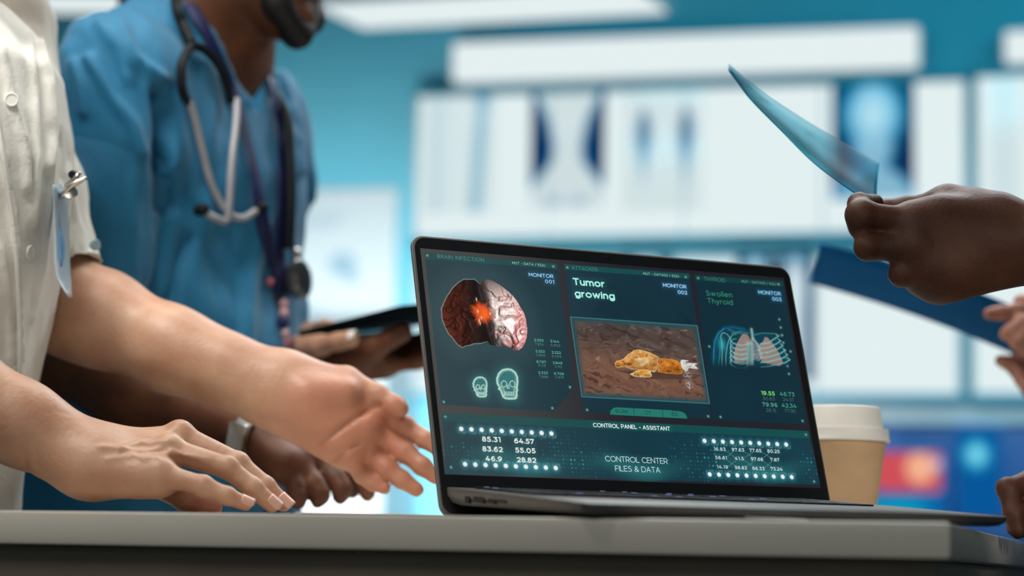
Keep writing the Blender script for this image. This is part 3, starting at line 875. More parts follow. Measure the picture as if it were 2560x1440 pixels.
NAVY, TEAL = np.array(lin(20, 48, 60)), np.array(lin(22, 72, 72))
def panel(poly, col, edge=None):
    P = KL(poly); m = inpoly(X, Y, P)
    d = dline(X, Y, P, True)
    s = np.where(m, sstep(0, 1.4, d), 0)
    c = np.array(col)[None, None] * np.ones_like(I)
    c += (np.array(lin(66, 84, 86)) - c) * (0.48 * haze)[..., None]
    c *= (1 + 0.25 * (fbm(X / 160, Y / 160, 2, 5) - 0.5))[..., None]
    I[:] += (c - I) * s[..., None]
    if edge is not None: blend(I, 0.5 * np.where(m, np.exp(-(d / 1.0) ** 2), 0), edge)
panel([(1059.6, 631), (1392, 659), (1434, 973), (1384, 1030), (1102.5, 1013)], NAVY)
panel([(1059.6, 631), (1392, 659), (1394, 673.5), (1062, 648.5)], TEAL)
panel([(1409, 660), (1723, 684), (1779.6, 1048.6), (1457, 1030)], NAVY)
panel([(1409, 660), (1723, 684), (1725, 697.5), (1411, 675)], TEAL)
panel([(1736, 687.3), (1957, 703.8), (2017.6, 1061.4), (1781, 1050)], np.array(lin(17, 46, 58)))
panel([(1736, 687.3), (1957, 703.8), (1959.5, 717), (1738.5, 701.5)], np.array(lin(16, 62, 62)))
panel([(1104, 1031.7), (2021, 1077.4), (2050.5, 1213), (1113, 1186)], np.array(lin(20, 56, 68)))
panel([(1104, 1031.7), (2021, 1077.4), (2025, 1097), (1107, 1053.5)], np.array(lin(20, 76, 76)))
TG = np.array(lin(90, 175, 165))
for p in ((1068, 639), (1383, 666.5), (1109, 1005), (1424.5, 968), (1380.5, 1020.5), (1418, 669), (1714, 693), (1745, 695.5), (1946, 711), (1113, 1042), (1127.5, 1168.5), (2014.5, 1087),
          (2035, 1204), (1467.5, 1025), (1770, 1041), (1801, 1042.5), (2006, 1052.5), (1442, 844.5), (1742, 865), (1773, 866.5), (1948, 799), (1951.5, 819), (1955, 838), (1958, 857), (1961.5, 876.5), (1976, 879), (1965, 895.5), (1968.5, 915.5), (1972, 935)):
    x, y = K(*p); blend(I, 0.8 * np.exp(-(np.hypot(X - x, Y - y) / 2.6) ** 2), np.array(lin(135, 195, 185)))
# halftone dots in the middle panel and the control panel
def halftone(poly, pitch, r, col, amt):
    m = inpoly(X, Y, KL(poly)); gx = (X / pitch) % 1 - 0.5; gy = (Y / pitch + 0.5 * (np.floor(X / pitch) % 2)) % 1 - 0.5
    blend(I, np.where(m, amt * np.exp(-(np.hypot(gx, gy) * pitch / r) ** 2), 0), col)
halftone([(1540, 705), (1640, 715), (1738, 812), (1470, 792)], 5.0, 1.5, np.array(lin(10, 30, 40)), sstep(0, 1, fbm(X / 60, Y / 60, 2, 9)) * 1.0)
def dots(x0, x1, y0, y1, cx, cy, s, sx, sy):
    g = 10.0; a = (X / g) % 1 - 0.5; b = (Y / g) % 1 - 0.5
    c0, c1 = K(cx, cy)
    wgt = np.exp(-((X - c0) / sx) ** 2 - ((Y - c1) / sy) ** 2) * (0.05 + 1.1 * _h(np.floor(X / g), np.floor(Y / g), s) ** 4)
    blend(I, np.clip(wgt, 0, 1) * np.exp(-(np.hypot(a, b) * g / 1.9) ** 2), np.array(lin(70, 185, 195)))
dots(0, 0, 0, 0, 1432, 1140, 3, 62, 40); dots(0, 0, 0, 0, 1766, 1150, 7, 75, 42); dots(0, 0, 0, 0, 2022, 1162, 11, 30, 26); dots(0, 0, 0, 0, 1140, 1122, 13, 36, 16)
# soft waves
for p0, wd in (((1300, 1150), 90), ((1590, 1165), 95), ((1900, 1165), 90)):
    x, y = K(*p0); e = np.exp(-((X - x) / wd) ** 2)
    for k in range(3):
        yy = y + 16 * np.sin((X - x) / 40 + k * 0.7) + k * 4
        blend(I, 0.13 * e * sstep(34, 0, np.abs(Y - yy)), np.array(lin(60, 150, 150)))
# buttons
P = KL([(1524.6, 1037.4), (1532, 1019), (1704.5, 1028.5), (1717.9, 1046.4)])
P = KL([(1524.6, 1037.4), (1526, 1027), (1533, 1020), (1541, 1018.6), (1697, 1027.5), (1708, 1031), (1715, 1038), (1717.9, 1046.4)])
blend(I, inpoly(X, Y, P) * 1.0, np.array(lin(38, 118, 106)))
for p, q in (((1583.5, 1021), (1586, 1040)), ((1655.5, 1025), (1658, 1043))):
    blend(I, sstep(1.3, 0.4, dseg(X, Y, K(*p), K(*q))), np.array(lin(18, 55, 62)))
# --- brain
def Z1(L): return [(1090 + x / 4.3637, 680 + y / 4.3637) for x, y in L]
bp = KL(Z1([(48, 400), (75, 330), (115, 250), (165, 175), (230, 110), (290, 75), (350, 70), (410, 68), (450, 95), (480, 122), (505, 88), (560, 82), (620, 100), (700, 145), (775, 205), (840, 265), (890, 330),
                (920, 390), (955, 440), (975, 500), (992, 580), (995, 660), (985, 720), (965, 790), (930, 830), (895, 862), (850, 850), (800, 825), (720, 812), (650, 805), (600, 800), (560, 770), (500, 792), (430, 790),
                (360, 815), (280, 835), (230, 805), (190, 750), (130, 680), (85, 600), (55, 500)]))
mB = inpoly(X, Y, bp); dB = dline(X, Y, bp, True)
bx, by = K(*Z1([(520, 450)])[0]); sc_ = 1000 / (2 * dw) * 1.0
qx, qy = (X - bx) / 60, (Y - by) / 60
wx = fbm(qx * 1.3 + 7, qy * 1.3, 3, 21) - 0.5; wy = fbm(qx * 1.3, qy * 1.3 + 9, 3, 22) - 0.5
gn = fbm(qx * 1.9 + 2.2 * wx + 11, qy * 1.7 + 2.2 * wy + 4, 2, 25) - 0.5
gyr = np.clip(np.abs(gn) / 0.10, 0, 1) ** 0.6                       # folds with narrow furrows between
hgt = 34 * np.sqrt(np.clip(dB / 62, 0, 1)) + 6.5 * gyr + 5 * fbm(qx * 3 + 3, qy * 3, 3, 28)
hgt = hgt - 14 * np.exp(-((qx - 0.08 - 0.10 * qy) / 0.16) ** 2)
dxs = 1000.0 / NX; gx_, gyy = np.gradient(hgt, dxs)[0], -np.gradient(hgt, dxs)[1] * -1
nz = 1 / np.sqrt(1 + gx_ ** 2 + gyy ** 2); nx_, ny_ = -gx_ * nz, -gyy * nz
def lit(L): L = unit(L); return np.clip(nx_ * L[0] + ny_ * L[1] + nz * L[2], 0, 1)
ctr = 0.08 + 0.10 * qy
rm = sstep(-0.10, 0.45, qx - ctr + 0.25 * wx)
baseL = np.array(lin(92, 66, 58)) + (np.array(lin(128, 62, 46)) - np.array(lin(92, 66, 58))) * sstep(-0.2, -1.2, qx)[..., None]
baseR = np.array(lin(232, 208, 200)) + (np.array(lin(226, 160, 158)) - np.array(lin(232, 208, 200))) * sstep(0.9, 1.7, qx + 0.4 * qy)[..., None]
dR = lit((0.75, 0.15, 0.65)) * sstep(-1.75, -0.2, qy + 0.15 * qx)
cL = baseL * (0.08 + 0.42 * lit((-0.75, -0.2, 0.4)) ** 2.5 + 0.10 * fbm(qx * 2, qy * 2, 2, 66))[..., None]
cR = baseR * (0.10 + 1.0 * dR)[..., None]
cR = cR + np.array(lin(250, 250, 245)) * (0.7 * lit((0.35, -0.1, 0.95)) ** 26 * rm * sstep(-1.2, -0.3, qy))[..., None]
c = cL + (cR - cL) * rm[..., None]
c = c * (0.58 + 0.42 * sstep(0.0, 0.5, gyr))[..., None]
c = c + (np.array(lin(26, 20, 20)) - c) * (0.75 * np.exp(-((qx - ctr) / 0.15) ** 2))[..., None]
I[:] = np.where(mB[..., None], c, I)
v1 = np.abs(fbm(qx * 1.5 + 3, qy * 1.5, 3, 31) - 0.5)
blend(I, np.where(mB, 0.6 * sstep(0.013, 0.003, v1) * sstep(0.45, 0.9, qx), 0), np.array(lin(182, 72, 80)))
v2 = np.abs(fbm(qx * 2.2, qy * 2.2 + 5, 3, 37) - 0.5)
blend(I, np.where(mB, 0.4 * sstep(0.012, 0.003, v2) * rm, 0), np.array(lin(110, 70, 72)))
for L, r in (([(700, 150), (722, 205), (738, 255), (780, 275), (830, 275)], 1.7), ([(640, 490), (600, 455), (650, 500)], 1.6), ([(940, 505), (905, 545), (912, 600), (870, 640), (840, 680)], 2.4), ([(640, 680), (700, 690), (780, 660)], 1.5), ([(960, 720), (900, 770), (840, 790)], 1.5), ([(760, 480), (820, 470), (870, 480)], 1.3)):
    blend(I, 0.85 * sstep(r, r * 0.3, dline(X, Y, [tuple(p) for p in spline(KL(Z1(L)), 16)])), np.array(lin(186, 72, 80)))
blend(I, np.where(mB, 0.55 * np.exp(-((dB - 1.2 - 2.0 * fbm(X / 9, Y / 9, 2, 4)) / 1.1) ** 2) * sstep(0.15, -0.2, qx), 0), np.array(lin(150, 190, 186)))
th = np.arctan2(Y - by, X - bx); rr = np.hypot((X - bx) * 1.0, (Y - by) * 0.95)
ox, oy = K(*Z1([(500, 440)])[0]); th = np.arctan2(Y - oy, X - ox); rr = np.hypot(X - ox, Y - oy)
rad_ = 22 + 14 * vnoise(th * 11 + 50, rr / 14, 3) + 12 * vnoise(th * 4 + 20, th * 0, 8)
bst = sstep(rad_, rad_ * 0.35, rr)
blend(I, np.where(mB, bst, 0), np.array(lin(226, 88, 36)))
blend(I, np.where(mB, 0.9 * sstep(rad_ * 0.55, 0, np.hypot((X - ox - 7) * 1.5, (Y - oy - 5) * 0.8)), 0), np.array(lin(250, 112, 30)))
for p in ((470, 530), (480, 560), (495, 500), (440, 300), (455, 430), (590, 455)):
    x, y = K(*Z1([p])[0]); blend(I, 0.8 * np.exp(-(np.hypot((X - x) * 1.6, (Y - y) * 0.7) / 2.6) ** 2), np.array(lin(246, 226, 200)))
glow(I, 0.05 * sstep(60, 0, np.where(mB, 0, dB)) * ~mB, np.array(lin(120, 150, 150)))
# --- skulls
def skull(x0, y0, S):
    def T(L): return KL(Z1([(x0 + x * S, y0 + y * S) for x, y in L]))
    G = np.array(lin(62, 132, 130)); E_ = np.array(lin(196, 236, 222))
    P = T([(0, -160), (45, -152), (85, -122), (108, -75), (112, -20), (108, 22), (104, 50), (110, 70), (100, 90), (104, 130), (98, 155), (80, 166), (20, 168), (-25, 162), (-48, 145), (-62, 110), (-72, 75), (-95, 60), (-88, 40), (-112, 0), (-116, -55), (-95, -110), (-55, -148)])
    m = inpoly(X, Y, P); d = dline(X, Y, P, True)
    glow(I, 0.55 * np.exp(-(np.where(m, 0, d) / (13 * (0.5 + S * 0.5))) ** 1.3), np.array(lin(52, 124, 122)) * 0.55)
    blend(I, np.where(m, 0.55, 0), G)
    k = 4.4363 / 4.3637
    blend(I, 0.9 * np.exp(-(d / (1.7 * (0.6 + 0.4 * S))) ** 2), E_)
    for L, r, a in (([(-70, 0), (-45, -30), (-15, -18), (-8, 10), (-25, 35), (-55, 32)], 1.2, 0.9), ([(22, 8), (35, -22), (62, -28), (80, 0), (78, 32), (50, 36)], 1.2, 0.9), ([(8, 15), (-4, 48), (20, 48)], 1.2, 0.9)):
        blend(I, 0.8 * a * np.exp(-(dline(X, Y, [tuple(p) for p in spline(T(L) + [T(L)[0]], 30)]) / (0.95 * r)) ** 2), E_)
    for L in ([(-70, 40), (-40, 58), (-30, 110), (-45, 145)], [(95, 40), (72, 60), (68, 110), (80, 140)], [(-38, 92), (68, 96)], [(-36, 112), (66, 116)], [(-35, 128), (64, 130)]):
        blend(I, 0.6 * np.exp(-(dline(X, Y, T(L)) / 1.2) ** 2), E_)
    a = T([(-36, 92), (68, 96), (64, 130), (-36, 128)]); mm = inpoly(X, Y, a)
    blend(I, np.where(mm, 0.4 * sstep(0.3, 0.1, np.abs((X / (6 * S + 1)) % 1 - 0.5)), 0), E_)
    blend(I, np.where(m, 0.5 * sstep(8 * S, 0, d), 0), E_)
skull(778, 1218, 1.0); skull(480, 1252, 0.66)
# --- tissue picture
def Z2(L): return [(1420 + x / 6.0, 780 + y / 6.0) for x, y in L]
P = KL(Z2([(35, 75), (1935, 208), (2122, 1375), (205, 1272)])); m = inpoly(X, Y, P); d = dline(X, Y, P, True)
tx, ty = X / 46, Y / 13
wv = fbm(X / 40, Y / 30, 3, 41) - 0.5
f1 = fbm(tx + 3 * wv, ty + 7 * wv, 6, 43); f2 = fbm(tx * 1.5 + 5 * wv, ty * 2.0 + 9 * wv, 5, 47)
kx, ky = K(*Z2([(1100, 700)])[0])
low = sstep(ky - 60, ky + 60, Y + 0.12 * (kx - X))
c = np.array(lin(80, 66, 60)) + (np.array(lin(116, 82, 66)) - np.array(lin(80, 66, 60))) * low[..., None]
c = c * (0.55 + 0.9 * f1)[..., None]
c = c + (np.array(lin(116, 106, 104)) - c) * (0.5 * sstep(0.60, 0.78, f2) * (1 - 0.4 * low))[..., None]
c = c + (np.array(lin(36, 24, 24)) - c) * (0.6 * sstep(0.40, 0.25, f2))[..., None]
edge = sstep(0, 22, d)
cb = np.array(lin(40, 74, 80))
c = cb + (c - cb) * edge[..., None]
I[:] = np.where(m[..., None], c, I)
blend(I, np.where(d < 3, 0.65 * np.exp(-(d / 1.1) ** 2), 0), np.array(lin(70, 150, 160)))
LIT_UP = False
def blob(L, c0, c1, hi, dark=0.0, s=61):
    global I
    Q = KL(Z2(L)); wob = 2.2 * (fbm(X / 7, Y / 7, 3, s) - 0.5)
    mm = inpoly(X + wob, Y + wob, Q); dd = dline(X + wob, Y + wob, Q, True)
    t = fbm(X / 15 + 2, Y / 11, 4, s + 1)
    cc = np.array(c0) + (np.array(c1) - np.array(c0)) * sstep(0.35, 0.7, t)[..., None]
    cc = cc + (np.array(lin(70, 40, 20)) - cc) * (0.7 * sstep(0.60, 0.75, fbm(X / 9, Y / 6, 4, s + 3)))[..., None]
    cc = cc + (np.array(hi) - cc) * (0.75 * sstep(0.62, 0.8, fbm(X / 24, Y / 20, 3, s + 2)))[..., None]
    hb = 10 * np.sqrt(np.clip(dd / 26, 0, 1)) + 5 * fbm(X / 13, Y / 11, 4, s + 5)
    gb = np.gradient(hb, 1000.0 / NX); sh = np.clip((gb[0] * 0.35 * -1 + gb[1] * 0.7) / np.sqrt(1 + gb[0] ** 2 + gb[1] ** 2) * 1.0, -1, 1)
    cc = np.clip(cc * (0.92 + 0.75 * sh * -1)[..., None], 0, 1) if LIT_UP else np.clip(cc * (0.92 - 0.75 * sh)[..., None], 0, 1)
    cc = cc + (np.array(hi) - cc) * (0.45 * np.exp(-((dd - 1.5) / 1.3) ** 2))[..., None]
    I[:] += (cc - I) * np.where(mm, sstep(0, 1.2, dd), 0)[..., None]
for L in ([(680, 870), (2000, 940), (1900, 1010), (1200, 1010)],):
    blend(I, 0.5 * inpoly(X, Y, KL(Z2(L))), np.array(lin(50, 28, 22)))
blob([(690, 775), (720, 735), (800, 710), (835, 690), (860, 660), (930, 610), (985, 575), (1050, 562), (1150, 580), (1240, 610), (1320, 650), (1360, 680), (1350, 780), (1340, 860), (1300, 910), (1250, 900), (1180, 880), (1100, 880), (1000, 870), (940, 860), (850, 830), (760, 845), (715, 830)], lin(190, 116, 40), lin(204, 156, 92), lin(236, 206, 150))
blob([(1360, 690), (1450, 695), (1560, 705), (1650, 735), (1700, 790), (1730, 860), (1710, 930), (1640, 945), (1550, 930), (1450, 925), (1340, 900)], lin(178, 104, 32), lin(206, 128, 44), lin(224, 150, 70), s=71)
blob([(920, 935), (1000, 890), (1060, 865), (1180, 865), (1240, 890), (1260, 960), (1220, 990), (1100, 985), (980, 970)], lin(200, 128, 40), lin(222, 190, 120), lin(240, 224, 176), s=81)
blob([(1680, 735), (1720, 712), (1830, 735), (1760, 755), (1960, 775), (1900, 805), (1968, 860), (1810, 850), (1800, 880), (1760, 900), (1700, 830)], lin(190, 190, 184), lin(218, 216, 208), lin(232, 230, 224), s=91)
for (sx, sy, a) in ((1790, 960, 40), (1820, 1110, 40)):
    x, y = K(*Z2([(sx, sy)])[0]); e = np.exp(-((X - x) / 9) ** 2 - ((Y - y) / 10) ** 2)
    blend(I, 0.9 * e * sstep(0.5, 0.62, fbm(X / 3, Y / 2, 3, 97)), np.array(lin(196, 196, 196)))
for L in ([(400, 705), (470, 655), (470, 740)], [(1090, 540), (1200, 555), (1300, 585), (1200, 570)], [(1650, 290), (1780, 262), (1790, 285)], [(1850, 680), (1925, 645), (1930, 680)]):
    blend(I, 0.6 * inpoly(X, Y, KL(Z2(L))), np.array(lin(150, 130, 122)))
x, y = K(*Z2([(1490, 360)])[0]); blend(I, 0.8 * sstep(1.2, 0.6, np.hypot((X - x) / 9, (Y - y) / 5)), np.array(lin(92, 46, 44)))
# --- chest picture
def Z3(L): return [(1760 + x / 9.0, 790 + y / 9.0) for x, y in L]
CG = np.array(lin(120, 198, 196)); CB = np.array(lin(14, 92, 122))
kx, ky = K(*Z3([(1000, 1130)])[0]); fade = sstep(ky + 10, ky - 22, Y)
def zc(L, close=False): return dline(X, Y, KL(Z3(L)), close)
body = [(210, 1150), (215, 800), (240, 560), (320, 390), (450, 280), (620, 250), (900, 300), (1050, 300), (1200, 380), (1500, 400), (1700, 520), (1780, 740), (1850, 900), (1930, 1150)]
blend(I, np.where(inpoly(X, Y, KL(Z3(body))), 0.55 * fade, 0), np.array(lin(12, 72, 92)))
d = zc(body[:7]); blend(I, 0.75 * fade * np.exp(-(d / 3.2) ** 1.2), np.array(lin(10, 96, 136)))
blend(I, 0.55 * fade * np.exp(-(zc(body[:5]) / 1.0) ** 2), np.array(lin(60, 160, 180)))
x, y = K(*Z3([(400, 640)])[0]); blend(I, 0.8 * np.exp(-((X - x) / 10) ** 2 - ((Y - y) / 16) ** 2), np.array(lin(40, 160, 170)))
blend(I, 0.75 * fade * np.exp(-(zc([(400, 1120), (405, 800), (400, 600), (370, 470), (400, 395), (450, 380), (530, 420), (575, 500), (545, 580), (520, 680), (490, 900), (488, 1120)]) / 1.0) ** 2), CG)
blend(I, 0.6 * fade * np.exp(-(zc([(320, 1120), (350, 900), (360, 700)]) / 2.0) ** 2), np.array(lin(40, 140, 160)))
lungs = [[(690, 760), (720, 660), (800, 500), (870, 400), (960, 410), (1040, 520), (1050, 600), (960, 610), (950, 1000), (880, 1060), (690, 1060), (660, 900)],
         [(1255, 640), (1330, 570), (1360, 475), (1430, 490), (1560, 640), (1680, 830), (1780, 1060), (1700, 1130), (1300, 1050), (1240, 900)]]
for L in lungs:
    mm = inpoly(X, Y, KL(Z3(L))); blend(I, np.where(mm, 0.85 * fade, 0), np.array(lin(150, 134, 126)))
    blend(I, np.where(mm, 0.55 * fade * sstep(0.5, 0.7, fbm(X / 10, Y / 6, 3, 55)), 0), np.array(lin(172, 128, 116)))
x, y = K(*Z3([(1000, 520)])[0]); blend(I, 0.7 * np.exp(-((X - x - (Y - y) * 0.5) / 3) ** 2 - ((Y - y) / 9) ** 2), np.array(lin(170, 92, 92)))
for k in range(6):
    yy = 470 + k * 105
    blend(I, 0.8 * fade * np.exp(-(zc([(600, yy), (590, yy + 60), (620, yy + 115), (700, yy + 165), (830, yy + 195), (950, yy + 170)]) / (1.3 + 0.15 * k)) ** 2), CG)
    blend(I, 0.45 * fade * np.exp(-(zc([(600, yy), (650, yy - 50), (720, yy - 60)]) / 1.1) ** 2), CG)
    xo = 1560 + k * 52
    blend(I, 0.75 * fade * np.exp(-(zc([(1270, yy + 160), (1450, yy + 140), (xo, yy + 60), (xo + 110, yy - 10), (xo + 60, yy - 50)]) / 1.6) ** 2), CG)
for L, wd, a in (([(1065, 300), (1090, 480), (1130, 560), (1240, 680), (1245, 780)], 3.4, 0.8), ([(1090, 500), (1060, 620), (960, 640)], 2.6, 0.7), ([(985, 610), (975, 1100)], 3.4, 0.75), ([(1070, 620), (1080, 1080)], 4.0, 0.75), ([(1020, 610), (1030, 1100)], 2.4, 0.5)):
    blend(I, a * fade * np.exp(-(zc(L) / wd) ** 2), np.array(lin(150, 186, 180)))
mm = inpoly(X, Y, KL(Z3([(1090, 580), (1240, 690), (1260, 800), (1330, 900), (1240, 1010), (1100, 1000)])))
blend(I, np.where(mm, 0.6 * fade * fbm(X / 4, Y / 4, 3, 77), 0), np.array(lin(190, 196, 196)))
for L in ([(620, 400), (800, 350), (1000, 390)], [(1130, 430), (1300, 385), (1600, 400), (1750, 460)], [(540, 300), (700, 370), (850, 400)]):
    blend(I, 0.45 * np.exp(-(zc(L) / 1.6) ** 2), np.array(lin(70, 160, 165)))
# --- links between numbers
for p, q in (((1815, 1128), (1840, 1146)), ((1832, 1130), (1818, 1142)), ((1861, 1130), (1884, 1146)), ((1882, 1131), (1861, 1144)), ((1905, 1131), (1928, 1146)), ((1922, 1134), (1908, 1145)), ((1818, 1151), (1838, 1165)), ((1840, 1151), (1820, 1167)),
             ((1861, 1152), (1884, 1167)), ((1884, 1154), (1866, 1167)), ((1908, 1154), (1930, 1169)), ((1928, 1155), (1912, 1169))):
    blend(I, 0.45 * np.exp(-(dseg(X, Y, K(*p), K(*q)) / 0.9) ** 2), np.array(lin(110, 160, 165)))
# --- lit dots with brackets
WH = np.array(lin(232, 240, 238))
def lamps(a, b, up):
    A, B = np.array(K(*a)), np.array(K(*b))
    for i in range(10):
        x, y = A + (B - A) * i / 9
        r = np.hypot(X - x, Y - y)
        glow(I, 0.5 * np.exp(-(r / 9.5) ** 2), np.array(lin(60, 150, 165)))
        s = 1 if up else -1
        for L in ([(x + 1, y + 9 * s), (x + 10, y + 10 * s), (x + 11, y + 4 * s)], [(x - 7, y + 4 * s), (x - 7, y + 9 * s)]):
            blend(I, 0.4 * np.exp(-(dline(X, Y, L) / 0.9) ** 2), np.array(lin(120, 190, 195)))
        blend(I, sstep(6.6, 4.2, r), WH)
lamps((1152.9, 1072.5), (1378.3, 1084), True); lamps((1162.5, 1160.6), (1389, 1170.2), False)
lamps((1761, 1102.3), (1965, 1111.6), True); lamps((1774, 1186), (1979, 1193), False)

# --- lettering
BL = np.array(lin(165, 214, 244))
TX = [("BRAIN INFECTION", 1093.3, 645, 1210, 655, 9, 0, (90, 160, 152)), ("MUT - DATA / EQU", 1280.4, 660.6, 1363, 666.8, 6.2, 1, (150, 200, 190)),
      ("MONITOR", 1322, 690.7, 1383.5, 696.2, 9, 2, (160, 212, 244)), ("001", 1363, 708, 1385.5, 710, 9, 2, (160, 212, 244)),
      ("ATTACKER", 1429, 674, 1494, 679.2, 9, 0, (74, 142, 134)), ("Tumor", 1433, 713.5, 1512, 718.5, 18, 3, (168, 238, 226)), ("growing", 1437, 742.5, 1537.5, 750, 18, 3, (168, 238, 226)),
      ("MUT - DATA02 / EQU", 1608, 687.5, 1697, 693.7, 6, 1, (140, 190, 182)), ("MONITOR", 1657.5, 717.2, 1716, 722, 9, 2, (160, 212, 244)), ("002", 1694.5, 735, 1718, 736.8, 9, 2, (160, 212, 244)),
      ("THYROID", 1760, 701.6, 1814, 705.6, 9, 0, (74, 142, 130)), ("MUT - DATA03 / EQU", 1854, 707.2, 1940, 712.8, 5.6, 1, (110, 160, 152)),
      ("Swollen", 1765.6, 739.3, 1830.6, 743.8, 12.5, 0, (60, 160, 122)), ("Thyroid", 1769, 758, 1832, 763, 12.5, 0, (60, 160, 122)),
      ("MONITOR", 1896, 735.3, 1952, 739.3, 9, 2, (140, 204, 236)), ("003", 1931, 752, 1954, 753.7, 9, 2, (140, 204, 236)),
      ("2.592", 1335, 853, 1359, 855, 6.4, 2, (90, 180, 160)), ("3.144", 1375.5, 856, 1398, 858, 6.4, 2, (90, 180, 160)), ("7.204", 1337.5, 863, 1359.5, 865, 6.4, 0, (92, 150, 140)), ("0.902", 1376, 866, 1400, 868, 6.4, 0, (92, 150, 140)),
      ("3.553", 1338.5, 881, 1362, 883, 6.4, 2, (90, 180, 160)), ("3.222", 1379, 884, 1402, 886, 6.4, 2, (90, 180, 160)), ("3.866", 1340, 890.5, 1363.5, 892.5, 6.4, 0, (92, 150, 140)), ("8.469", 1379.5, 893.3, 1403.5, 895.3, 6.4, 0, (92, 150, 140)),
      ("8.767", 1341.3, 907.3, 1365, 909.2, 6.4, 2, (90, 180, 160)), ("2.849", 1381.8, 910, 1406, 911.6, 6.4, 2, (90, 180, 160)), ("9.28", 1345.7, 916.2, 1364, 917.6, 6.4, 0, (92, 150, 140)), ("2.95", 1386.5, 919.2, 1404.6, 920.6, 6.4, 0, (92, 150, 140)),
      ("2.323", 1345.4, 934.6, 1369.6, 936.2, 6.4, 2, (90, 180, 160)), ("6.709", 1385, 937, 1409.8, 938.6, 6.4, 2, (90, 180, 160)), ("7.868", 1347.7, 944.4, 1370, 946, 6.4, 0, (92, 150, 140)), ("5.819", 1388.5, 945.8, 1409.5, 947.4, 6.4, 0, (92, 150, 140)),
      ("85.31", 1205.4, 1104.2, 1251.5, 1106.4, 13, 3, (226, 236, 228)), ("64.57", 1285.6, 1108.6, 1335.5, 1111, 13, 3, (226, 236, 228)), ("83.62", 1206.2, 1128.6, 1257.3, 1131, 13, 3, (226, 236, 228)), ("55.05", 1288.5, 1132, 1339, 1134.2, 13, 3, (226, 236, 228)),
      ("46.9", 1214, 1153, 1255.2, 1154.6, 13, 3, (226, 236, 228)), ("28.82", 1292.3, 1156, 1341, 1158, 13, 3, (226, 236, 228)),
      ("CONTROL PANEL - ASSISTANT", 1482.7, 1067.4, 1675.7, 1077.6, 10.4, 2, (226, 236, 234)), ("CONTROL CENTER", 1513.4, 1153.6, 1669.3, 1160.4, 14, 0.5, (206, 232, 228)), ("FILES & DATA", 1538.3, 1177.6, 1650.8, 1182.8, 14, 0.5, (206, 232, 228)),
      ("SCAN", 1538.3, 1032, 1569.3, 1034, 8.4, 1, (12, 58, 62)), ("CT", 1614, 1036.2, 1627.8, 1037, 8.4, 1, (12, 58, 62)), ("EQ", 1679.6, 1039.6, 1694, 1040.4, 8.4, 1, (12, 58, 62)),
      ("19.55", 1903.5, 987.6, 1937, 989.4, 10, 2, (124, 232, 112)), ("46.73", 1949.8, 989.8, 1986.3, 991.6, 10, 1, (72, 168, 138)), ("80.83", 1908, 1000.4, 1937, 1001.9, 8.4, 0, (82, 120, 122)), ("24.51", 1957.5, 1002.8, 1983.4, 1004.2, 8.4, 0, (82, 120, 122)),
      ("79.96", 1906.4, 1016.2, 1943.5, 1018, 10, 1, (92, 178, 156)), ("42.34", 1954.6, 1018.6, 1991.4, 1020.4, 10, 1, (72, 168, 138)), ("28.15", 1915.3, 1029.6, 1940.3, 1030.9, 8.4, 0, (82, 120, 122)), ("77.95", 1962, 1031.4, 1988.8, 1032.8, 8.4, 0, (82, 120, 122)),
      ("16.83", 1785, 1126.6, 1814, 1128, 8.4, 2, (206, 226, 222)), ("97.63", 1829.7, 1128.3, 1860.4, 1129.7, 8.4, 2, (206, 226, 222)), ("77.65", 1873.8, 1130.2, 1903.5, 1131.5, 8.4, 2, (206, 226, 222)), ("80.25", 1918.5, 1132, 1949.2, 1133.4, 8.4, 2, (206, 226, 222)),
      ("56.61", 1788.5, 1148, 1817, 1149.4, 8.4, 2, (206, 226, 222)), ("41.5", 1837.7, 1150.3, 1859.4, 1151.3, 8.4, 2, (206, 226, 222)), ("97.68", 1877.6, 1151.8, 1907.7, 1153.2, 8.4, 2, (206, 226, 222)), ("7.87", 1926, 1153.4, 1948.6, 1154.5, 8.4, 2, (206, 226, 222)),
      ("14.19", 1792.7, 1171.2, 1820, 1172.5, 8.4, 2, (206, 226, 222)), ("98.83", 1837.4, 1173.2, 1867.4, 1174.6, 8.4, 2, (206, 226, 222)), ("66.33", 1881, 1175, 1911.5, 1176.4, 8.4, 2, (206, 226, 222)), ("73.24", 1926.8, 1176.3, 1956.5, 1177.7, 8.4, 2, (206, 226, 222))]
def arc(cx, cy, rx, ry, a0, a1, n=14):
    return [(cx + rx * math.cos(math.radians(a0 + (a1 - a0) * i / n)), cy + ry * math.sin(math.radians(a0 + (a1 - a0) * i / n))) for i in range(n + 1)]
def oval(cx, cy, rx, ry): return arc(cx, cy, rx, ry, 90, 450, 26)
_P = [(0, 0), (0, 1), (.34, 1)] + arc(.34, .69, .31, .31, 90, -90) + [(0, .38)]
_six = [oval(.32, .31, .31, .31), [(.56, .96), (.44, 1.0), (.24, .93), (.08, .70), (.01, .33)]]
_n = [[(0, 0), (0, .7)], [(0, .40)] + arc(.26, .43, .26, .27, 180, 0) + [(.52, 0)]]
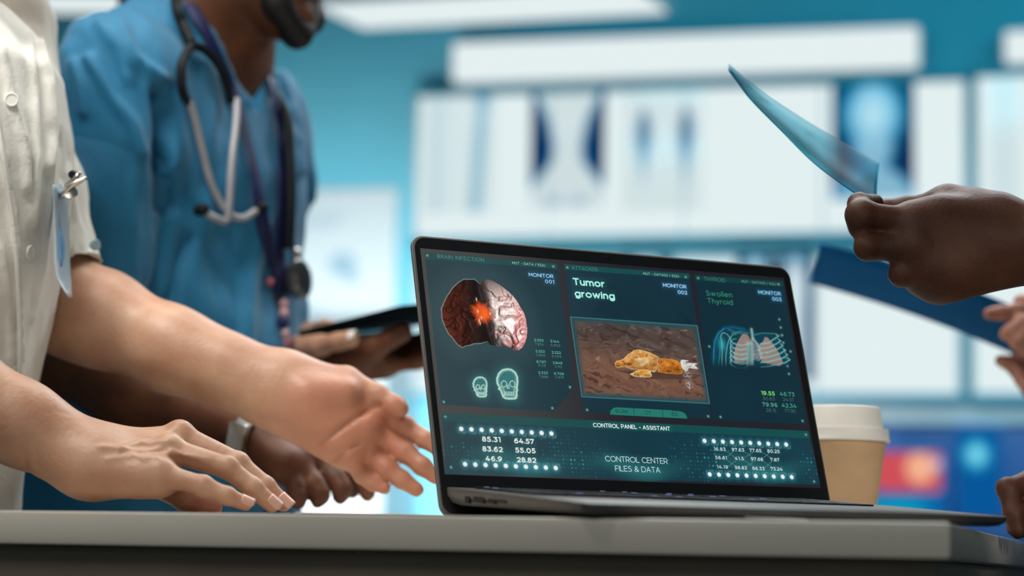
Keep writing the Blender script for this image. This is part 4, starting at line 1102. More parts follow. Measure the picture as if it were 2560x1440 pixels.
GL = {'A': (.74, [[(0, 0), (.37, 1), (.74, 0)], [(.13, .33), (.61, .33)]]), 'B': (.66, [[(0, 0), (0, 1), (.36, 1)] + arc(.36, .765, .235, .235, 90, -90) + [(0, .53)], [(.36, .53)] + arc(.39, .265, .265, .265, 90, -90) + [(0, 0)]]),
      'C': (.84, [arc(.5, .5, .5, .5, 48, 312, 24)]), 'D': (.80, [[(0, 0), (0, 1), (.32, 1)] + arc(.32, .5, .48, .5, 90, -90) + [(0, 0)]]), 'E': (.58, [[(.58, 1), (0, 1), (0, 0), (.58, 0)], [(0, .52), (.5, .52)]]),
      'F': (.58, [[(.58, 1), (0, 1), (0, 0)], [(0, .48), (.5, .48)]]), 'G': (.88, [arc(.5, .5, .5, .5, 48, 322, 24) + [(.89, .5), (.6, .5)]]), 'H': (.74, [[(0, 0), (0, 1)], [(.74, 0), (.74, 1)], [(0, .52), (.74, .52)]]),
      'I': (.0, [[(0, 0), (0, 1)]]), 'K': (.68, [[(0, 0), (0, 1)], [(.64, 1), (0, .36)], [(.24, .58), (.68, 0)]]), 'L': (.55, [[(0, 1), (0, 0), (.55, 0)]]), 'M': (.86, [[(0, 0), (0, 1), (.43, .3), (.86, 1), (.86, 0)]]),
      'N': (.74, [[(0, 0), (0, 1), (.74, 0), (.74, 1)]]), 'O': (1.02, [oval(.51, .5, .51, .5)]), 'P': (.65, [_P]), 'Q': (1.02, [oval(.51, .5, .51, .5), [(.5, .1), (.66, -.1), (.84, -.15)]]), 'R': (.66, [_P, [(.34, .38), (.66, 0)]]),
      'S': (.64, [arc(.33, .75, .28, .25, 35, 200, 12) + arc(.33, .25, .31, .26, 80, -150, 14)]), 'T': (.72, [[(0, 1), (.72, 1)], [(.36, 1), (.36, 0)]]), 'U': (.72, [[(0, 1), (0, .38)] + arc(.36, .37, .36, .37, 180, 360) + [(.72, 1)]]),
      'Y': (.72, [[(0, 1), (.36, .42), (.72, 1)], [(.36, .42), (.36, 0)]]), '&': (.78, [[(.74, 0), (.2, .62)] + arc(.36, .8, .2, .2, 215, -30, 12) + [(.3, .5), (.08, .34)] + arc(.3, .24, .28, .24, 150, 300, 10) + [(.62, .16), (.74, .42)]]),
      '-': (.34, [[(0, .4), (.34, .4)]]), '/': (.42, [[(0, -.12), (.42, 1.1)]]), '.': (.02, [[(0, .03), (.02, .09)]]), ' ': (.22, []),
      '0': (.68, [oval(.34, .5, .34, .5)]), '1': (.22, [[(0, 1), (.22, 1), (.22, 0)]]), '2': (.62, [arc(.31, .70, .30, .30, 155, -32, 14) + [(.02, 0), (.62, 0)]]), '3': (.6, [[(.03, 1), (.56, 1), (.27, .60)] + arc(.28, .3, .31, .30, 90, -148, 14)]),
      '4': (.74, [[(.42, 1), (0, .27), (.74, .27)], [(.53, .52), (.53, 0)]]), '5': (.58, [[(.54, 1), (.11, 1), (.07, .6), (.27, .6)] + arc(.27, .3, .31, .30, 90, -148, 14)]), '6': (.63, _six), '7': (.6, [[(0, .82), (0, 1), (.6, 1), (.18, 0)]]),
      '8': (.62, [oval(.31, .765, .25, .235), oval(.31, .265, .31, .265)]), '9': (.63, [[(.63 - x, 1 - y) for x, y in L] for L in _six]),
      'u': (.54, [[(0, .7), (0, .3)] + arc(.27, .28, .27, .28, 180, 360) + [(.54, .7)], [(.54, .5), (.54, 0)]]), 'n': (.52, _n), 'm': (1.0, _n + [[(.52, .40)] + arc(.76, .43, .24, .27, 180, 0) + [(1.0, 0)]]), 'o': (.70, [oval(.35, .35, .35, .35)]),
      'r': (.30, [[(0, 0), (0, .7)], [(0, .36), (.05, .54), (.15, .65), (.30, .69)]]), 'g': (.66, [oval(.34, .35, .33, .35), [(.66, .7), (.66, .02)] + arc(.35, .0, .31, .28, 0, -150, 12)]), 'w': (.92, [[(0, .7), (.23, 0), (.46, .68), (.69, 0), (.92, .7)]]),
      'i': (.0, [[(0, 0), (0, .7)], [(0, .93), (.01, .98)]]), 'l': (.0, [[(0, 0), (0, 1.05)]]), 'e': (.68, [[(.02, .36), (.67, .36)] + arc(.34, .35, .34, .35, 2, 318, 22)]), 'h': (.52, [[(0, 0), (0, 1.05)], _n[1]]),
      'y': (.58, [[(0, .7), (.29, .02)], [(.58, .7), (.24, -.18), (.12, -.28), (0, -.25)]]), 'd': (.66, [oval(.33, .35, .33, .35), [(.66, 1.05), (.66, 0)]])}
def ribbon(P, w_):
    """flat stroke of even width with round-ish ends"""
    P = np.array(P, float); keep = np.concatenate([[True], np.hypot(*np.diff(P, axis=0).T) > 1e-6]); P = P[keep]
    closed = np.hypot(*(P[0] - P[-1])) < 1e-6
    V, F = [], []
    def cap_(c):
        b = len(V); V.extend([(c[0] + w_ / 2 * math.cos(t), c[1] + w_ / 2 * math.sin(t)) for t in np.linspace(0, 2 * math.pi, 10, endpoint=False)]); F.append(tuple(range(b, b + 10)))
    for a, b in zip(P[:-1], P[1:]):
        d = (b - a) / np.hypot(*(b - a)); n = np.array([-d[1], d[0]]) * w_ / 2; k = len(V)
        V.extend([tuple(a - n), tuple(b - n), tuple(b + n), tuple(a + n)]); F.append((k, k + 1, k + 2, k + 3))
    for p in (P if not closed else P[:-1]): cap_(p)
    return V, F
def textmesh(s, stroke, width):
    """lettering one capital high, spaced to the given width"""
    ws = [GL[c][0] for c in s]
    gap = (width - sum(ws) - stroke) / max(len(s) - 1, 1); sx = 1.0
    mn = 0.10 + stroke
    if gap < mn:
        sx = (width - stroke) / (sum(ws) + mn * (len(s) - 1)); gap = mn
    V, F, x = [], [], stroke / 2 / sx
    for c, w_ in zip(s, ws):
        for L in GL[c][1]:
            v, f = ribbon([((x + p[0]) * sx, p[1] * (1 - stroke) + stroke / 2) for p in L], stroke)
            b = len(V); V += v; F += [tuple(i + b for i in q) for q in f]
        x += w_ + gap
    return np.array(V), F
TV, TF, TCOL = [], [], []
nb = NX * NY
for s, xa, ya, xb, yb, cap, wt, col in TX:
    a = np.array(K(xa, ya)); b = np.array(K(xb, yb)); c = np.array(K(xa, ya - cap))
    w_ = np.hypot(*(b - a)); h_ = abs(c[1] - a[1])
    V, F = textmesh(s, {0: .085, 0.5: .095, 1: .13, 2: .165, 3: .20}[wt], w_ / h_)
    yb_ = (a[1] + b[1]) / 2
    x = a[0] + V[:, 0] * h_; y = yb_ - V[:, 1] * h_
    P = LC + LX * ((x / 1000 * 2 * dw) - dw)[:, None] + LU * (dh - y / 1000 * 2 * dw)[:, None] + LN * 0.00032
    o_ = nb + sum(len(t) for t in TV)
    TV.append(P); TF += [tuple(i + o_ for i in f) for f in F]
    TCOL.append(np.tile(np.array(lin(*col)), (len(P), 1)))
    # the soft halo bright letters have on the screen
    if col[2] > 200 and wt >= 0.5:
        gx0, gx1, gy0, gy1 = a[0], a[0] + w_, yb_ - h_, yb_
        q = np.hypot(np.maximum(np.maximum(gx0 - X, X - gx1), 0), np.maximum(np.maximum(gy0 - Y, Y - gy1), 0))
        glow(I, 0.22 * np.exp(-(q / 5.0) ** 2), np.array(lin(20, 90, 130)) if col[2] > 235 else np.array(lin(30, 80, 84)))
k = np.arange(NX * NY).reshape(NX, NY)
GF = np.stack([k[:-1, :-1], k[1:, :-1], k[1:, 1:], k[:-1, 1:]], -1).reshape(-1, 4)
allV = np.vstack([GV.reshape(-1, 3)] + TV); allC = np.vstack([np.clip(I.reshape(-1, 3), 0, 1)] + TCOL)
Fl = np.concatenate([GF.ravel(), np.array([i for f in TF for i in f], np.int64)]); Ft = np.concatenate([np.full(len(GF), 4), np.array([len(f) for f in TF])])
me = bpy.data.meshes.new('display')
me.vertices.add(len(allV)); me.vertices.foreach_set('co', (allV - WL[lid.name]).astype(np.float32).ravel())
me.loops.add(len(Fl)); me.loops.foreach_set('vertex_index', Fl.astype(np.int32))
me.polygons.add(len(Ft)); me.polygons.foreach_set('loop_start', np.concatenate([[0], np.cumsum(Ft)[:-1]]).astype(np.int32)); me.polygons.foreach_set('loop_total', Ft.astype(np.int32))
me.update(calc_edges=True)
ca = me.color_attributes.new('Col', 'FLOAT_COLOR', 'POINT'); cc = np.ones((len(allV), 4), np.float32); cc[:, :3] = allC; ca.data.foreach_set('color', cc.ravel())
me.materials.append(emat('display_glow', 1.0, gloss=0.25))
disp = bpy.data.objects.new('display', me); C.objects.link(disp); disp.parent = lid; WL[disp.name] = WL[lid.name]
setp(disp, 'lit display with a brain, tissue and chest pictures and numbers')
# ------------------------------------------------------------------ coffee cup
M_kraft = mat('kraft_paper', lin(208, 172, 134), 0.75, var=0.06, vscale=30, bump=0.15, bscale=400)
M_lidw = mat('lid_white', lin(242, 239, 232), 0.42, var=0.02, vscale=10, sss=0.05)
cc_ = at(2098, 1200, 2.10); cc_[2] = ZT + 0.0005
cup = thing('coffee_cup', 'brown paper coffee cup with white lid behind the laptop', 'cup', cc_)
mb = MB(); mb.lathe(cc_, [(0.0288, 0.0), (0.0300, 0.0), (0.0303, 0.002), (0.0425, 0.086), (0.0432, 0.088), (0.0420, 0.088), (0.0410, 0.080), (0.028, 0.006)], n=72); mb.build('cup_body', M_kraft, cup, auto=50)
mb = MB(); mb.lathe(cc_, [(0.0435, 0.0845), (0.0462, 0.0848), (0.0466, 0.0862), (0.0455, 0.0875), (0.0452, 0.0935), (0.0446, 0.0962), (0.0405, 0.0968), (0.0398, 0.0985), (0.0375, 0.1150), (0.0360, 0.1168), (0.0335, 0.1170), (0.0320, 0.1140), (0.0, 0.1135)], n=72, cap=False); mb.build('cup_lid', M_lidw, cup, auto=50)

# ------------------------------------------------------------------ papers
M_paper = mat('paper_white', lin(225, 226, 222), 0.7, var=0.02, vscale=5)
M_lilac = mat('folder_lilac', lin(150, 130, 175), 0.55, var=0.08, vscale=9)
M_navyf = mat('folder_navy', lin(34, 40, 110), 0.5, var=0.1, vscale=9)
def sheet(name, P00, ux, uy, lx, ly, hfun, m, thick, label, cat, n=(36, 20), group=None):
    V = []
    for i in range(n[0]):
        for j in range(n[1]):
            a, b = i / (n[0] - 1), j / (n[1] - 1)
            V.append(A3(P00) + ux * lx * a + uy * ly * b + UZ * hfun(a, b))
    F = [(i * n[1] + j, (i + 1) * n[1] + j, (i + 1) * n[1] + j + 1, i * n[1] + j + 1) for i in range(n[0] - 1) for j in range(n[1] - 1)]
    o = add(name, V, F, m, None, P00)
    md = o.modifiers.new('thick', 'SOLIDIFY'); md.thickness = thick; md.offset = 1
    setp(o, label, cat, group)
    return o
p0 = at(1604, 1296, 1.625); p0[2] = ZT + 0.0006
ux = unit(-TA + TB * 0.05); uy = np.array([-ux[1], ux[0], 0])
sheet('paper', p0, ux, uy, 0.115, 0.05, lambda a, b: 0.0008 + 0.0052 * math.exp(-((a - 0.30) / 0.33) ** 2) * (1 - 0.2 * b) + 0.0004 * math.sin(a * 9), M_paper, 0.0009, 'curled white paper sheet on the table in front of the laptop', 'paper')
# stack of folders under the hand of the man in blue
ps = at(735, 1300, 2.17); ps[2] = ZT
ux = unit([0.97, 0.1, 0]); uy = np.array([-ux[1], ux[0], 0]); axs = np.array([ux, uy, UZ])
for k, (h, m, nm, lb, ct) in enumerate(((0.006, M_lilac, 'folder', 'lilac folder at the bottom of the stack under the fist', 'folder'), (0.0045, M_navyf, 'folder', 'navy folder in the middle of the stack under the fist', 'folder'), (0.002, M_paper, 'paper', 'white paper topmost of the stack under the fist', 'paper'))):
    z0 = (0, 0.0063, 0.0111)[k]
    mb = MB(); mb.bbox(ps + ux * (0.085 - 0.006 * k) + uy * 0.06 + UZ * (z0 + h / 2 + 0.0002), (0.072 + (0.004 if k == 0 else 0), 0.075, h / 2), axs, 0.0008)
    o = mb.build(nm, m, None, ps + UZ * z0); setp(o, lb, ct)
STACK = ZT + 0.0133
# ------------------------------------------------------------------ people
from mathutils.bvhtree import BVHTree
def skin(name, col, dark, redn):
    return mat(name, col, 0.46 if col[0] > 0.3 else 0.55, spec=0.5 if col[0] > 0.3 else 0.35, var=0.12, vscale=26, bump=0.35, bscale=260, sss=0.10, bdist=0.0012, var2=redn, flush=tuple(np.array(col) * np.array([0.98, 0.66, 0.63])))
S_tan = skin('skin_light', lin(198, 155, 127), None, lin(182, 132, 105))
S_brown = skin('skin_brown', lin(112, 70, 46), None, lin(88, 52, 34))
S_dark = skin('skin_dark_brown', lin(104, 66, 48), None, lin(84, 50, 36))
S_pink = skin('skin_rosy', lin(196, 140, 118), None, lin(178, 112, 92))
M_nail = mat('nail', lin(210, 160, 142), 0.32, var=0.04, vscale=90, coat=0.2)
M_naild = mat('nail_dark', lin(150, 108, 92), 0.3, var=0.04, vscale=90, coat=0.3)
M_coat = mat('coat_cotton_white', lin(240, 238, 230), 0.75, var=0.03, vscale=14, bump=0.25, bscale=300, sheen=0.15)
M_scrub = mat('scrubs_blue', lin(32, 122, 166), 0.72, var=0.06, vscale=10, bump=0.25, bscale=320, sheen=0.25)
M_trou = mat('trousers_blue', lin(22, 66, 110), 0.75, var=0.06, vscale=10, bump=0.2, bscale=300)
M_trog = mat('trousers_grey', lin(70, 78, 88), 0.75, var=0.06, vscale=10)
M_teals = mat('scrubs_teal', lin(40, 112, 120), 0.75, var=0.06, vscale=10)
M_hair = mat('hair_black', lin(20, 16, 15), 0.6, var=0.3, vscale=60, bump=0.5, bscale=200)
M_hairb = mat('hair_brown', lin(58, 40, 30), 0.55, var=0.3, vscale=60, bump=0.5, bscale=200)
M_shoe = mat('shoe_white', lin(205, 208, 210), 0.5, var=0.05, vscale=30)
M_eye = mat('eye_white', lin(225, 222, 216), 0.2, var=0.03, vscale=60)
M_iris = mat('iris_dark', lin(40, 24, 16), 0.15, var=0.2, vscale=200)

def bvh(o):
    me = o.data; b = WL[o.name]
    return BVHTree.FromPolygons([tuple(np.array(v.co) + b) for v in me.vertices], [tuple(p.vertices) for p in me.polygons])
def surf(tree, px, py, out=0.0):
    """where the line of sight meets a surface, moved out along its normal"""
    h = tree.ray_cast(Vector((0, 0, 0)), Vector(unit(ray(px, py))), 20)
    if h[0] is None: return None, None
    n = np.array(h[1]); p = np.array(h[0])
    if np.dot(n, p) > 0: n = -n
    return p + n * out, n
def path_on(tree, pts, out, ydef):
    P = []
    for x, y in pts:
        p, n = surf(tree, x, y, out)
        P.append(p if p is not None else at(x, y, ydef))
    return P
def folds(V, F, fn):
    N = normals(V, F)
    return V + N * fn(V)[:, None]
def ridges(V, F, L):
    """creases of the cloth: raise or sink it along lines, on the side that faces the viewer"""
    N = normals(V, F); d = V @ _f
    X_ = 1280 + FPX * (V @ _r) / d; Y_ = 720 - FPX * (V @ _u) / d
    fc_ = np.clip(-(N * V).sum(1) / np.linalg.norm(V, axis=1), 0, 1); a = np.zeros(len(V))
    for P, w_, h in L:
        e = np.exp(-(dline(X_, Y_, P) / w_) ** 2); a += h * e
    return V + N * (a * sstep(0.0, 0.3, fc_))[:, None]
def sleeve(Fd, chain, cut=True, k=0.02):
    for (a, b, ra, rb) in chain: Fd.add(rc(a, b, ra, rb), k)
def sleeve_mesh(chain, tip, axis, r, inner, res, k=0.03, sm=1):
    Fs = Field(*rng([p for c in chain for p in c[:2]], max(c[2] for c in chain) + 0.03), res)
    for c in chain: Fs.add(rc(*c), k)
    hem(Fs, tip, axis, r, inner)
    return Fs.mesh(sm)
def hem(Fd, tip, axis, r, inner):
    """straight open end of a sleeve"""
    a = unit(axis); t = unit(np.cross(a, [0.2, 0.3, 1])); q = np.cross(a, t)
    Fd.sub(obox(A3(tip) + a * (r * 1.4), (r * 2.4, r * 2.4, r * 1.4), np.array([t, q, a])), 0.003)
    Fd.sub(rc(A3(tip) + a * inner * 0.4, A3(tip) + a * (inner * 0.4 + 0.02), inner, inner), 0.003)
def onfield(Fd, x, y, t0, t1):
    """first point of the solid along a line of sight"""
    d = unit(ray(x, y))
    for t in np.arange(t0, t1, 0.001):
        q = ((d * t - Fd.lo) / Fd.res).round().astype(int)
        if (q >= 0).all() and (q < Fd.n).all() and Fd.d[tuple(q)] < 0: return d * t
    return d * t1
def legs(root, hipc, s, f, m, zt):
    hipc = A3(hipc)
    Fd = Field(hipc * [1, 1, 0] + [-0.32, -0.32, FLOOR + 0.02], hipc * [1, 1, 0] + [0.32, 0.32, zt + 0.06], 0.012)
    Fd.add(ell([hipc[0], hipc[1], zt - 0.06], (0.165, 0.115, 0.13), np.array([s, f, UZ])), 0.05)
    for q in (-1, 1):
        h = hipc * [1, 1, 0] + s * 0.085 * q; fo = hipc * [1, 1, 0] + s * 0.10 * q
        k = h * 0.5 + fo * 0.5 + f * 0.02
        zk = (zt - 0.08 + FLOOR) / 2
        Fd.add(rc([h[0], h[1], zt - 0.10], [k[0], k[1], zk], 0.088, 0.068), 0.03)
        Fd.add(rc([k[0], k[1], zk], [fo[0], fo[1], FLOOR + 0.07], 0.068, 0.052), 0.03)
    V, F = Fd.mesh(1)
    add('trousers', V, F, m, root)
    for q in (-1, 1):
        fo = hipc * [1, 1, 0] + s * 0.10 * q
        Fs = Field(fo + [-0.22, -0.22, FLOOR - 0.01], fo + [0.22, 0.22, FLOOR + 0.14], 0.008)
        Fs.add(rc(fo + f * -0.05 + UZ * (FLOOR + 0.042), fo + f * 0.15 + UZ * (FLOOR + 0.034), 0.042, 0.036), 0.02)
        Fs.add(rc(fo + UZ * (FLOOR + 0.05), fo + UZ * (FLOOR + 0.09), 0.042, 0.04), 0.02)
        Fs.sub(obox(fo + UZ * (FLOOR - 0.1), (0.4, 0.4, 0.102), np.eye(3)), 0.002)
        V, F = Fs.mesh(1); add('shoe', V, F, M_shoe, root)
def head_extras(root, P, ax, hairm, long=False, S=1.0):
    c = P(0, -0.02, 0.045)
    Fd = Field(c - 0.17, c + 0.17, 0.006)
    Fd.add(ell(P(0, -0.018, 0.045), (0.083 * S, 0.103 * S, 0.089 * S), ax), 0.01)
    Fd.add(ell(P(0, -0.05, 0.0), (0.078 * S, 0.07 * S, 0.075 * S), ax), 0.02)
    if long: Fd.add(rc(P(0, -0.08, 0.0), P(0, -0.085, -0.10), 0.06, 0.045), 0.03)
    Fd.sub(ell(P(0, 0.085, -0.035), (0.075 * S, 0.085 * S, 0.10 * S), ax), 0.015)
    Fd.sub(ell(P(0, 0.03, -0.09), (0.12 * S, 0.085 * S, 0.085 * S), ax), 0.012)
    V, F = Fd.mesh(1); add('hair', V, F, hairm, root)
    for q in (-1, 1):
        mb = MB(); e = P(q * 0.033, 0.0795, 0.001)
        mb.lathe(e, [(0.0001, -0.0125), (0.007, -0.010), (0.0115, -0.004), (0.0125, 0.0), (0.0115, 0.005), (0.007, 0.0105), (0.0001, 0.0125)], ax[1], 16)
        ey = mb.build('eye', M_eye, root, smooth=True)
        mb = MB(); mb.lathe(e, [(0.0055, 0.0112), (0.003, 0.0125), (0.0001, 0.0128)], ax[1], 14); mb.build('iris', M_iris, ey, smooth=True)

# ================================================= person at the left: white coat, right hand on the table, left hand reaching
s1, f1 = unit([0.43, 0.90, 0]), unit([0.90, -0.43, 0])       # toward the far (left) shoulder; facing
Y1 = 2.02
def ringc(py, pxr, w, d, y0, s, f, sc=1.0):
    p = at(pxr, py, y0); e = math.sqrt((d * f[0]) ** 2 + (w * s[0]) ** 2)
    return (p[2], p[0] - e, y0, w * sc, d * sc)
R1 = [ringc(-70, -95, 0.085, 0.065, Y1, s1, f1), ringc(-20, -20, 0.150, 0.095, Y1, s1, f1), ringc(60, 60, 0.175, 0.110, Y1, s1, f1), ringc(160, 118, 0.180, 0.120, Y1, s1, f1), ringc(300, 136, 0.180, 0.125, Y1, s1, f1), ringc(420, 142, 0.175, 0.125, Y1, s1, f1),
      ringc(560, 128, 0.170, 0.122, Y1, s1, f1), ringc(680, 112, 0.168, 0.120, Y1, s1, f1), ringc(950, 60, 0.172, 0.120, Y1, s1, f1), ringc(1150, 22, 0.180, 0.125, Y1, s1, f1), ringc(1290, 2, 0.185, 0.128, Y1, s1, f1), ringc(1900, -70, 0.20, 0.15, Y1, s1, f1)]
r0 = R1[0]
P1 = thing('person', 'person in a white coat at the left edge, one arm reaching past the laptop', 'person', [R1[8][1], Y1, FLOOR])
shN = np.array([R1[2][1], Y1, R1[2][0] - 0.035]) - s1 * 0.165           # near (right) shoulder
shF = at(28, 62, 2.19)
# --- right arm and hand, near the camera, in focus
YA = 1.80
wA = at(216, 1148, YA)
elA = at(-330, 850, 1.79)
little = [at(396, 1184, 1.772), at(505, 1213, 1.765), at(566, 1239, 1.765), at(613, 1259, 1.768)]
ring = [at(422, 1124, 1.795), at(566, 1168, 1.788), at(632, 1219, 1.788), at(680, 1261, 1.790)]
middle = [at(448, 1090, 1.818), at(592, 1158, 1.811), at(662, 1216, 1.809), at(708, 1258, 1.809)]
index = [at(446, 1098, 1.842), at(575, 1160, 1.838), at(640, 1214, 1.836), at(682, 1254, 1.836)]
thumbA = [at(262, 1150, 1.835), at(385, 1205, 1.835), at(462, 1246, 1.822), at(532, 1268, 1.818)]
backA = unit(np.array([0.18, -0.45, 0.85]))
Fd = Field(*rng([elA, wA] + little + middle + index + thumbA, 0.06), 0.0019)
hand(Fd, wA, [little, ring, middle, index], thumbA, backA, 0.95, wr=0.027, palm=0.0135)
Fd.add(rc(at(250, 1180, 1.785), at(395, 1200, 1.778), 0.0175, 0.0125), 0.014)         # heel of the hand, little-finger side
for (a, b, ra, rb) in ((wA + (elA - wA) * 0.0, wA + (elA - wA) * 0.30, 0.0250, 0.0275), (wA + (elA - wA) * 0.30, wA + (elA - wA) * 0.65, 0.0275, 0.034), (wA + (elA - wA) * 0.65, elA, 0.034, 0.038)):
    Fd.add(rc(a, b, ra, rb), 0.03)
# veins, tendons and knuckle ridges on the back of the hand
for L, r in (([(250, 1118), (300, 1122), (350, 1108), (420, 1105)], 0.0016), ([(300, 1122), (345, 1130), (400, 1122)], 0.0013), ([(270, 1150), (330, 1140), (390, 1145)], 0.0012), ([(350, 1095), (430, 1080)], 0.0014), ([(360, 1150), (430, 1130), (520, 1150)], 0.0014)):
    P_ = [at(x, y, YA - 0.0) for x, y in L]
    tr = None
    L3_ = []
    for x, y in L:
        d = unit(ray(x, y)); t0 = 1.70; hit = None
        for t in np.arange(1.70, 1.90, 0.0012):
            q = ((d * t - Fd.lo) / Fd.res).round().astype(int)
            if (q < 0).any() or (q >= Fd.n).any(): continue
            if Fd.d[tuple(q)] < 0: hit = d * t; break
        L3_.append(hit if hit is not None else at(x, y, YA))
    for a, b in zip(L3_[:-1], L3_[1:]): Fd.add(rc(a, b, r, r), 0.0035)
armA = Fd.mesh(2)
# --- left arm, reaching, farther away
YB = 2.10
wB = at(690, 972, YB)
pinB = [at(855, 1128, 2.10), at(905, 1186, 2.10), at(932, 1206, 2.10), at(960, 1220, 2.10)]
rinB = [at(890, 1100, 2.105), at(962, 1166, 2.10), at(1004, 1198, 2.10), at(1042, 1224, 2.10)]
midB = [at(918, 1065, 2.11), at(1008, 1128, 2.105), at(1054, 1164, 2.10), at(1088, 1192, 2.10)]
indB = [at(930, 1022, 2.115), at(1012, 1064, 2.11), at(1062, 1098, 2.105), at(1102, 1128, 2.10)]
thB = [at(765, 958, 2.105), at(866, 950, 2.105), at(943, 988, 2.10), at(1000, 1022, 2.095)]
elB = at(152, 772, 2.15)
Fd = Field(*rng([elB, wB, shF] + pinB + midB + indB + thB, 0.07), 0.0024)
hand(Fd, wB, [pinB, rinB, midB, indB], thB, unit([0.1, 0.95, 0.25]), 1.0, wr=0.029, palm=0.0145)
for (a, b, ra, rb) in ((at(700, 974, YB), at(560, 924, 2.11), 0.0260, 0.0290), (at(560, 924, 2.11), at(430, 874, 2.12), 0.0290, 0.0345), (at(430, 874, 2.12), at(250, 796, 2.14), 0.0345, 0.0405), (at(250, 796, 2.14), elB, 0.0405, 0.035), (elB, at(95, 430, 2.17), 0.035, 0.030), (at(95, 430, 2.17), shF, 0.030, 0.034)):
    Fd.add(rc(a, b, ra, rb), 0.03)
Fd.add(rc(at(780, 1030, 2.085), at(868, 1120, 2.088), 0.0165, 0.013), 0.014)
Fd.add(rc(at(800, 1035, 2.092), at(905, 1068, 2.096), 0.020, 0.0165), 0.014)
Fd.add(rc(at(770, 985, 2.082), at(860, 985, 2.086), 0.0165, 0.014), 0.014)
for a, b in (((800, 1108), (900, 1040)), ((900, 1040), (950, 1010)), ((830, 1150), (900, 1108))):
    L_ = [onfield(Fd, a[0] + (b[0] - a[0]) * t, a[1] + (b[1] - a[1]) * t, 1.98, 2.2) for t in np.linspace(0, 1, 7)]
    for p, q in zip(L_[:-1], L_[1:]): Fd.sub(rc(p, q, 0.0017, 0.0017), 0.003)
armB = Fd.mesh(2)
# --- trunk, neck, head, upper right arm (under the coat)
hc1 = at(-120, -440, 2.0)
Lh, HP1, HAX1 = head_prims(hc1, [0.93, -0.25, -0.22], UZ)
Fd = Field(*rng([elA, shN, shF, hc1 + 0.14, hc1 - 0.14, [R1[-1][1] - 0.1, Y1, -0.2]], 0.12), 0.007)
Fd.add(loft(R1, s1, f1, -0.040, -0.2), 0.03)
Fd.add(rc([R1[2][1], Y1, R1[2][0]], hc1 + [-0.01, 0, -0.05], 0.06, 0.054), 0.04)
for p, k in Lh: Fd.add(p, k)
Fd.add(rc(shN + [0, 0, -0.02], elA, 0.036, 0.036), 0.03); Fd.add(rc(elA, wA + (elA - wA) * 0.6, 0.036, 0.034), 0.02)
Fd.add(rc(shF + [-0.05, -0.02, -0.02], at(90, 400, 2.17), 0.03, 0.028), 0.02)
trunk1 = Fd.mesh(1)
V, F = joined([trunk1, armA, armB]); body1 = add('body', V, F, S_tan, P1)
flush(body1, [(at(830, 1050, 2.08), 0.055, 0.75), (at(930, 1090, 2.09), 0.05, 0.95)] + [(f[3], 0.028, 0.75) for f in (pinB, rinB, midB, indB, thB)] + [(f[3], 0.016, 0.45) for f in (little, ring, middle)] + [(thumbA[3], 0.022, 0.9)])
head_extras(P1, HP1, HAX1, M_hairb, True)
for J, r in ((little, 0.0066), (ring, 0.0074), (middle, 0.0078), (index, 0.0074)):
    nail('fingernail', J, r * 0.95, backA * 0.9 + np.array([0, -0.35, 0]), M_nail, P1)
# --- the coat
Fd = Field(*rng([shN, shF, elA, [R1[-1][1] - 0.22, Y1 - 0.22, -0.20], [R1[0][1] + 0.2, Y1 + 0.25, R1[0][0]], at(260, 680, 2.14)], 0.09), 0.0042)
Fd.add(loft(R1, s1, f1, 0.0, -0.20), 0.02)
Fd.add(rc(shF, at(48, 300, 2.175), 0.050, 0.045), 0.035); Fd.add(rc(at(48, 300, 2.175), at(90, 420, 2.16), 0.045, 0.0400), 0.02)
Fd.add(rc(shN, shN + (elA - shN) * 0.35, 0.062, 0.058), 0.035)
slvN = sleeve_mesh([(shN + (elA - shN) * 0.2, elA, 0.060, 0.056)], shN + (elA - shN) * 0.80, elA - shN, 0.07, 0.047, 0.005, 0.02, 2)
slv1 = sleeve_mesh([(at(38, 250, 2.18), at(60, 320, 2.172), 0.047, 0.0445), (at(60, 320, 2.172), at(106, 470, 2.16), 0.0445, 0.0405), (at(106, 470, 2.16), at(166, 720, 2.145), 0.0415, 0.0415)], at(156, 672, 2.147), at(132, 720, 2.145) - at(104, 455, 2.16), 0.05, 0.0365, 0.0026, 0.02, 2)
Fd.sub(rc([R1[0][1], Y1, R1[0][0] + 0.02], [R1[0][1] + 0.02, Y1 - 0.02, R1[0][0] + 0.15], 0.060, 0.075), 0.01)
V, F = joined([Fd.mesh(2), slv1, slvN])
def coatfold(V):
    a = V[:, 0] * s1[0] + V[:, 1] * s1[1]; z = V[:, 2]
    n = fbm(a * 26 + 4 * fbm(a * 5, z * 3, 2, 3), z * 5.0 + 2, 3, 5) - 0.5
    m = fbm(a * 60 + z * 18, z * 26, 3, 8) - 0.5
    return 0.013 * n + 0.0035 * m - 0.004 * np.abs(np.sin(a * 30 + 3 * fbm(a * 3, z * 4, 2, 1)))
V = folds(V, F, coatfold)
V = ridges(V, F, [([(2, 120), (30, 260), (62, 360), (66, 470)], 9, 0.006), ([(0, 380), (30, 520), (44, 700), (48, 900)], 7, 0.006), ([(95, 110), (118, 190), (130, 330), (120, 420)], 9, 0.007), ([(70, 90), (85, 240), (92, 420), (80, 560)], 8, 0.005), ([(128, 430), (120, 540), (108, 660), (78, 800)], 7, 0.004),
    ([(175, 470), (190, 560), (175, 640)], 8, 0.004), ([(150, 330), (170, 400), (160, 450)], 8, -0.006), ([(0, 620), (20, 760), (24, 900)], 8, 0.005)])
coat = add('coat', V, F, M_coat, P1)
tree1 = bvh(coat)
mb = MB()
pts = path_on(tree1, [(-20, 250), (5, 380), (28, 520), (40, 640), (46, 760), (48, 880), (44, 1000)], 0.001, 1.95)
mb.tube(spline(pts, 40), 0.0022, 8); mb.build('front_seam', M_coat, coat, smooth=True)
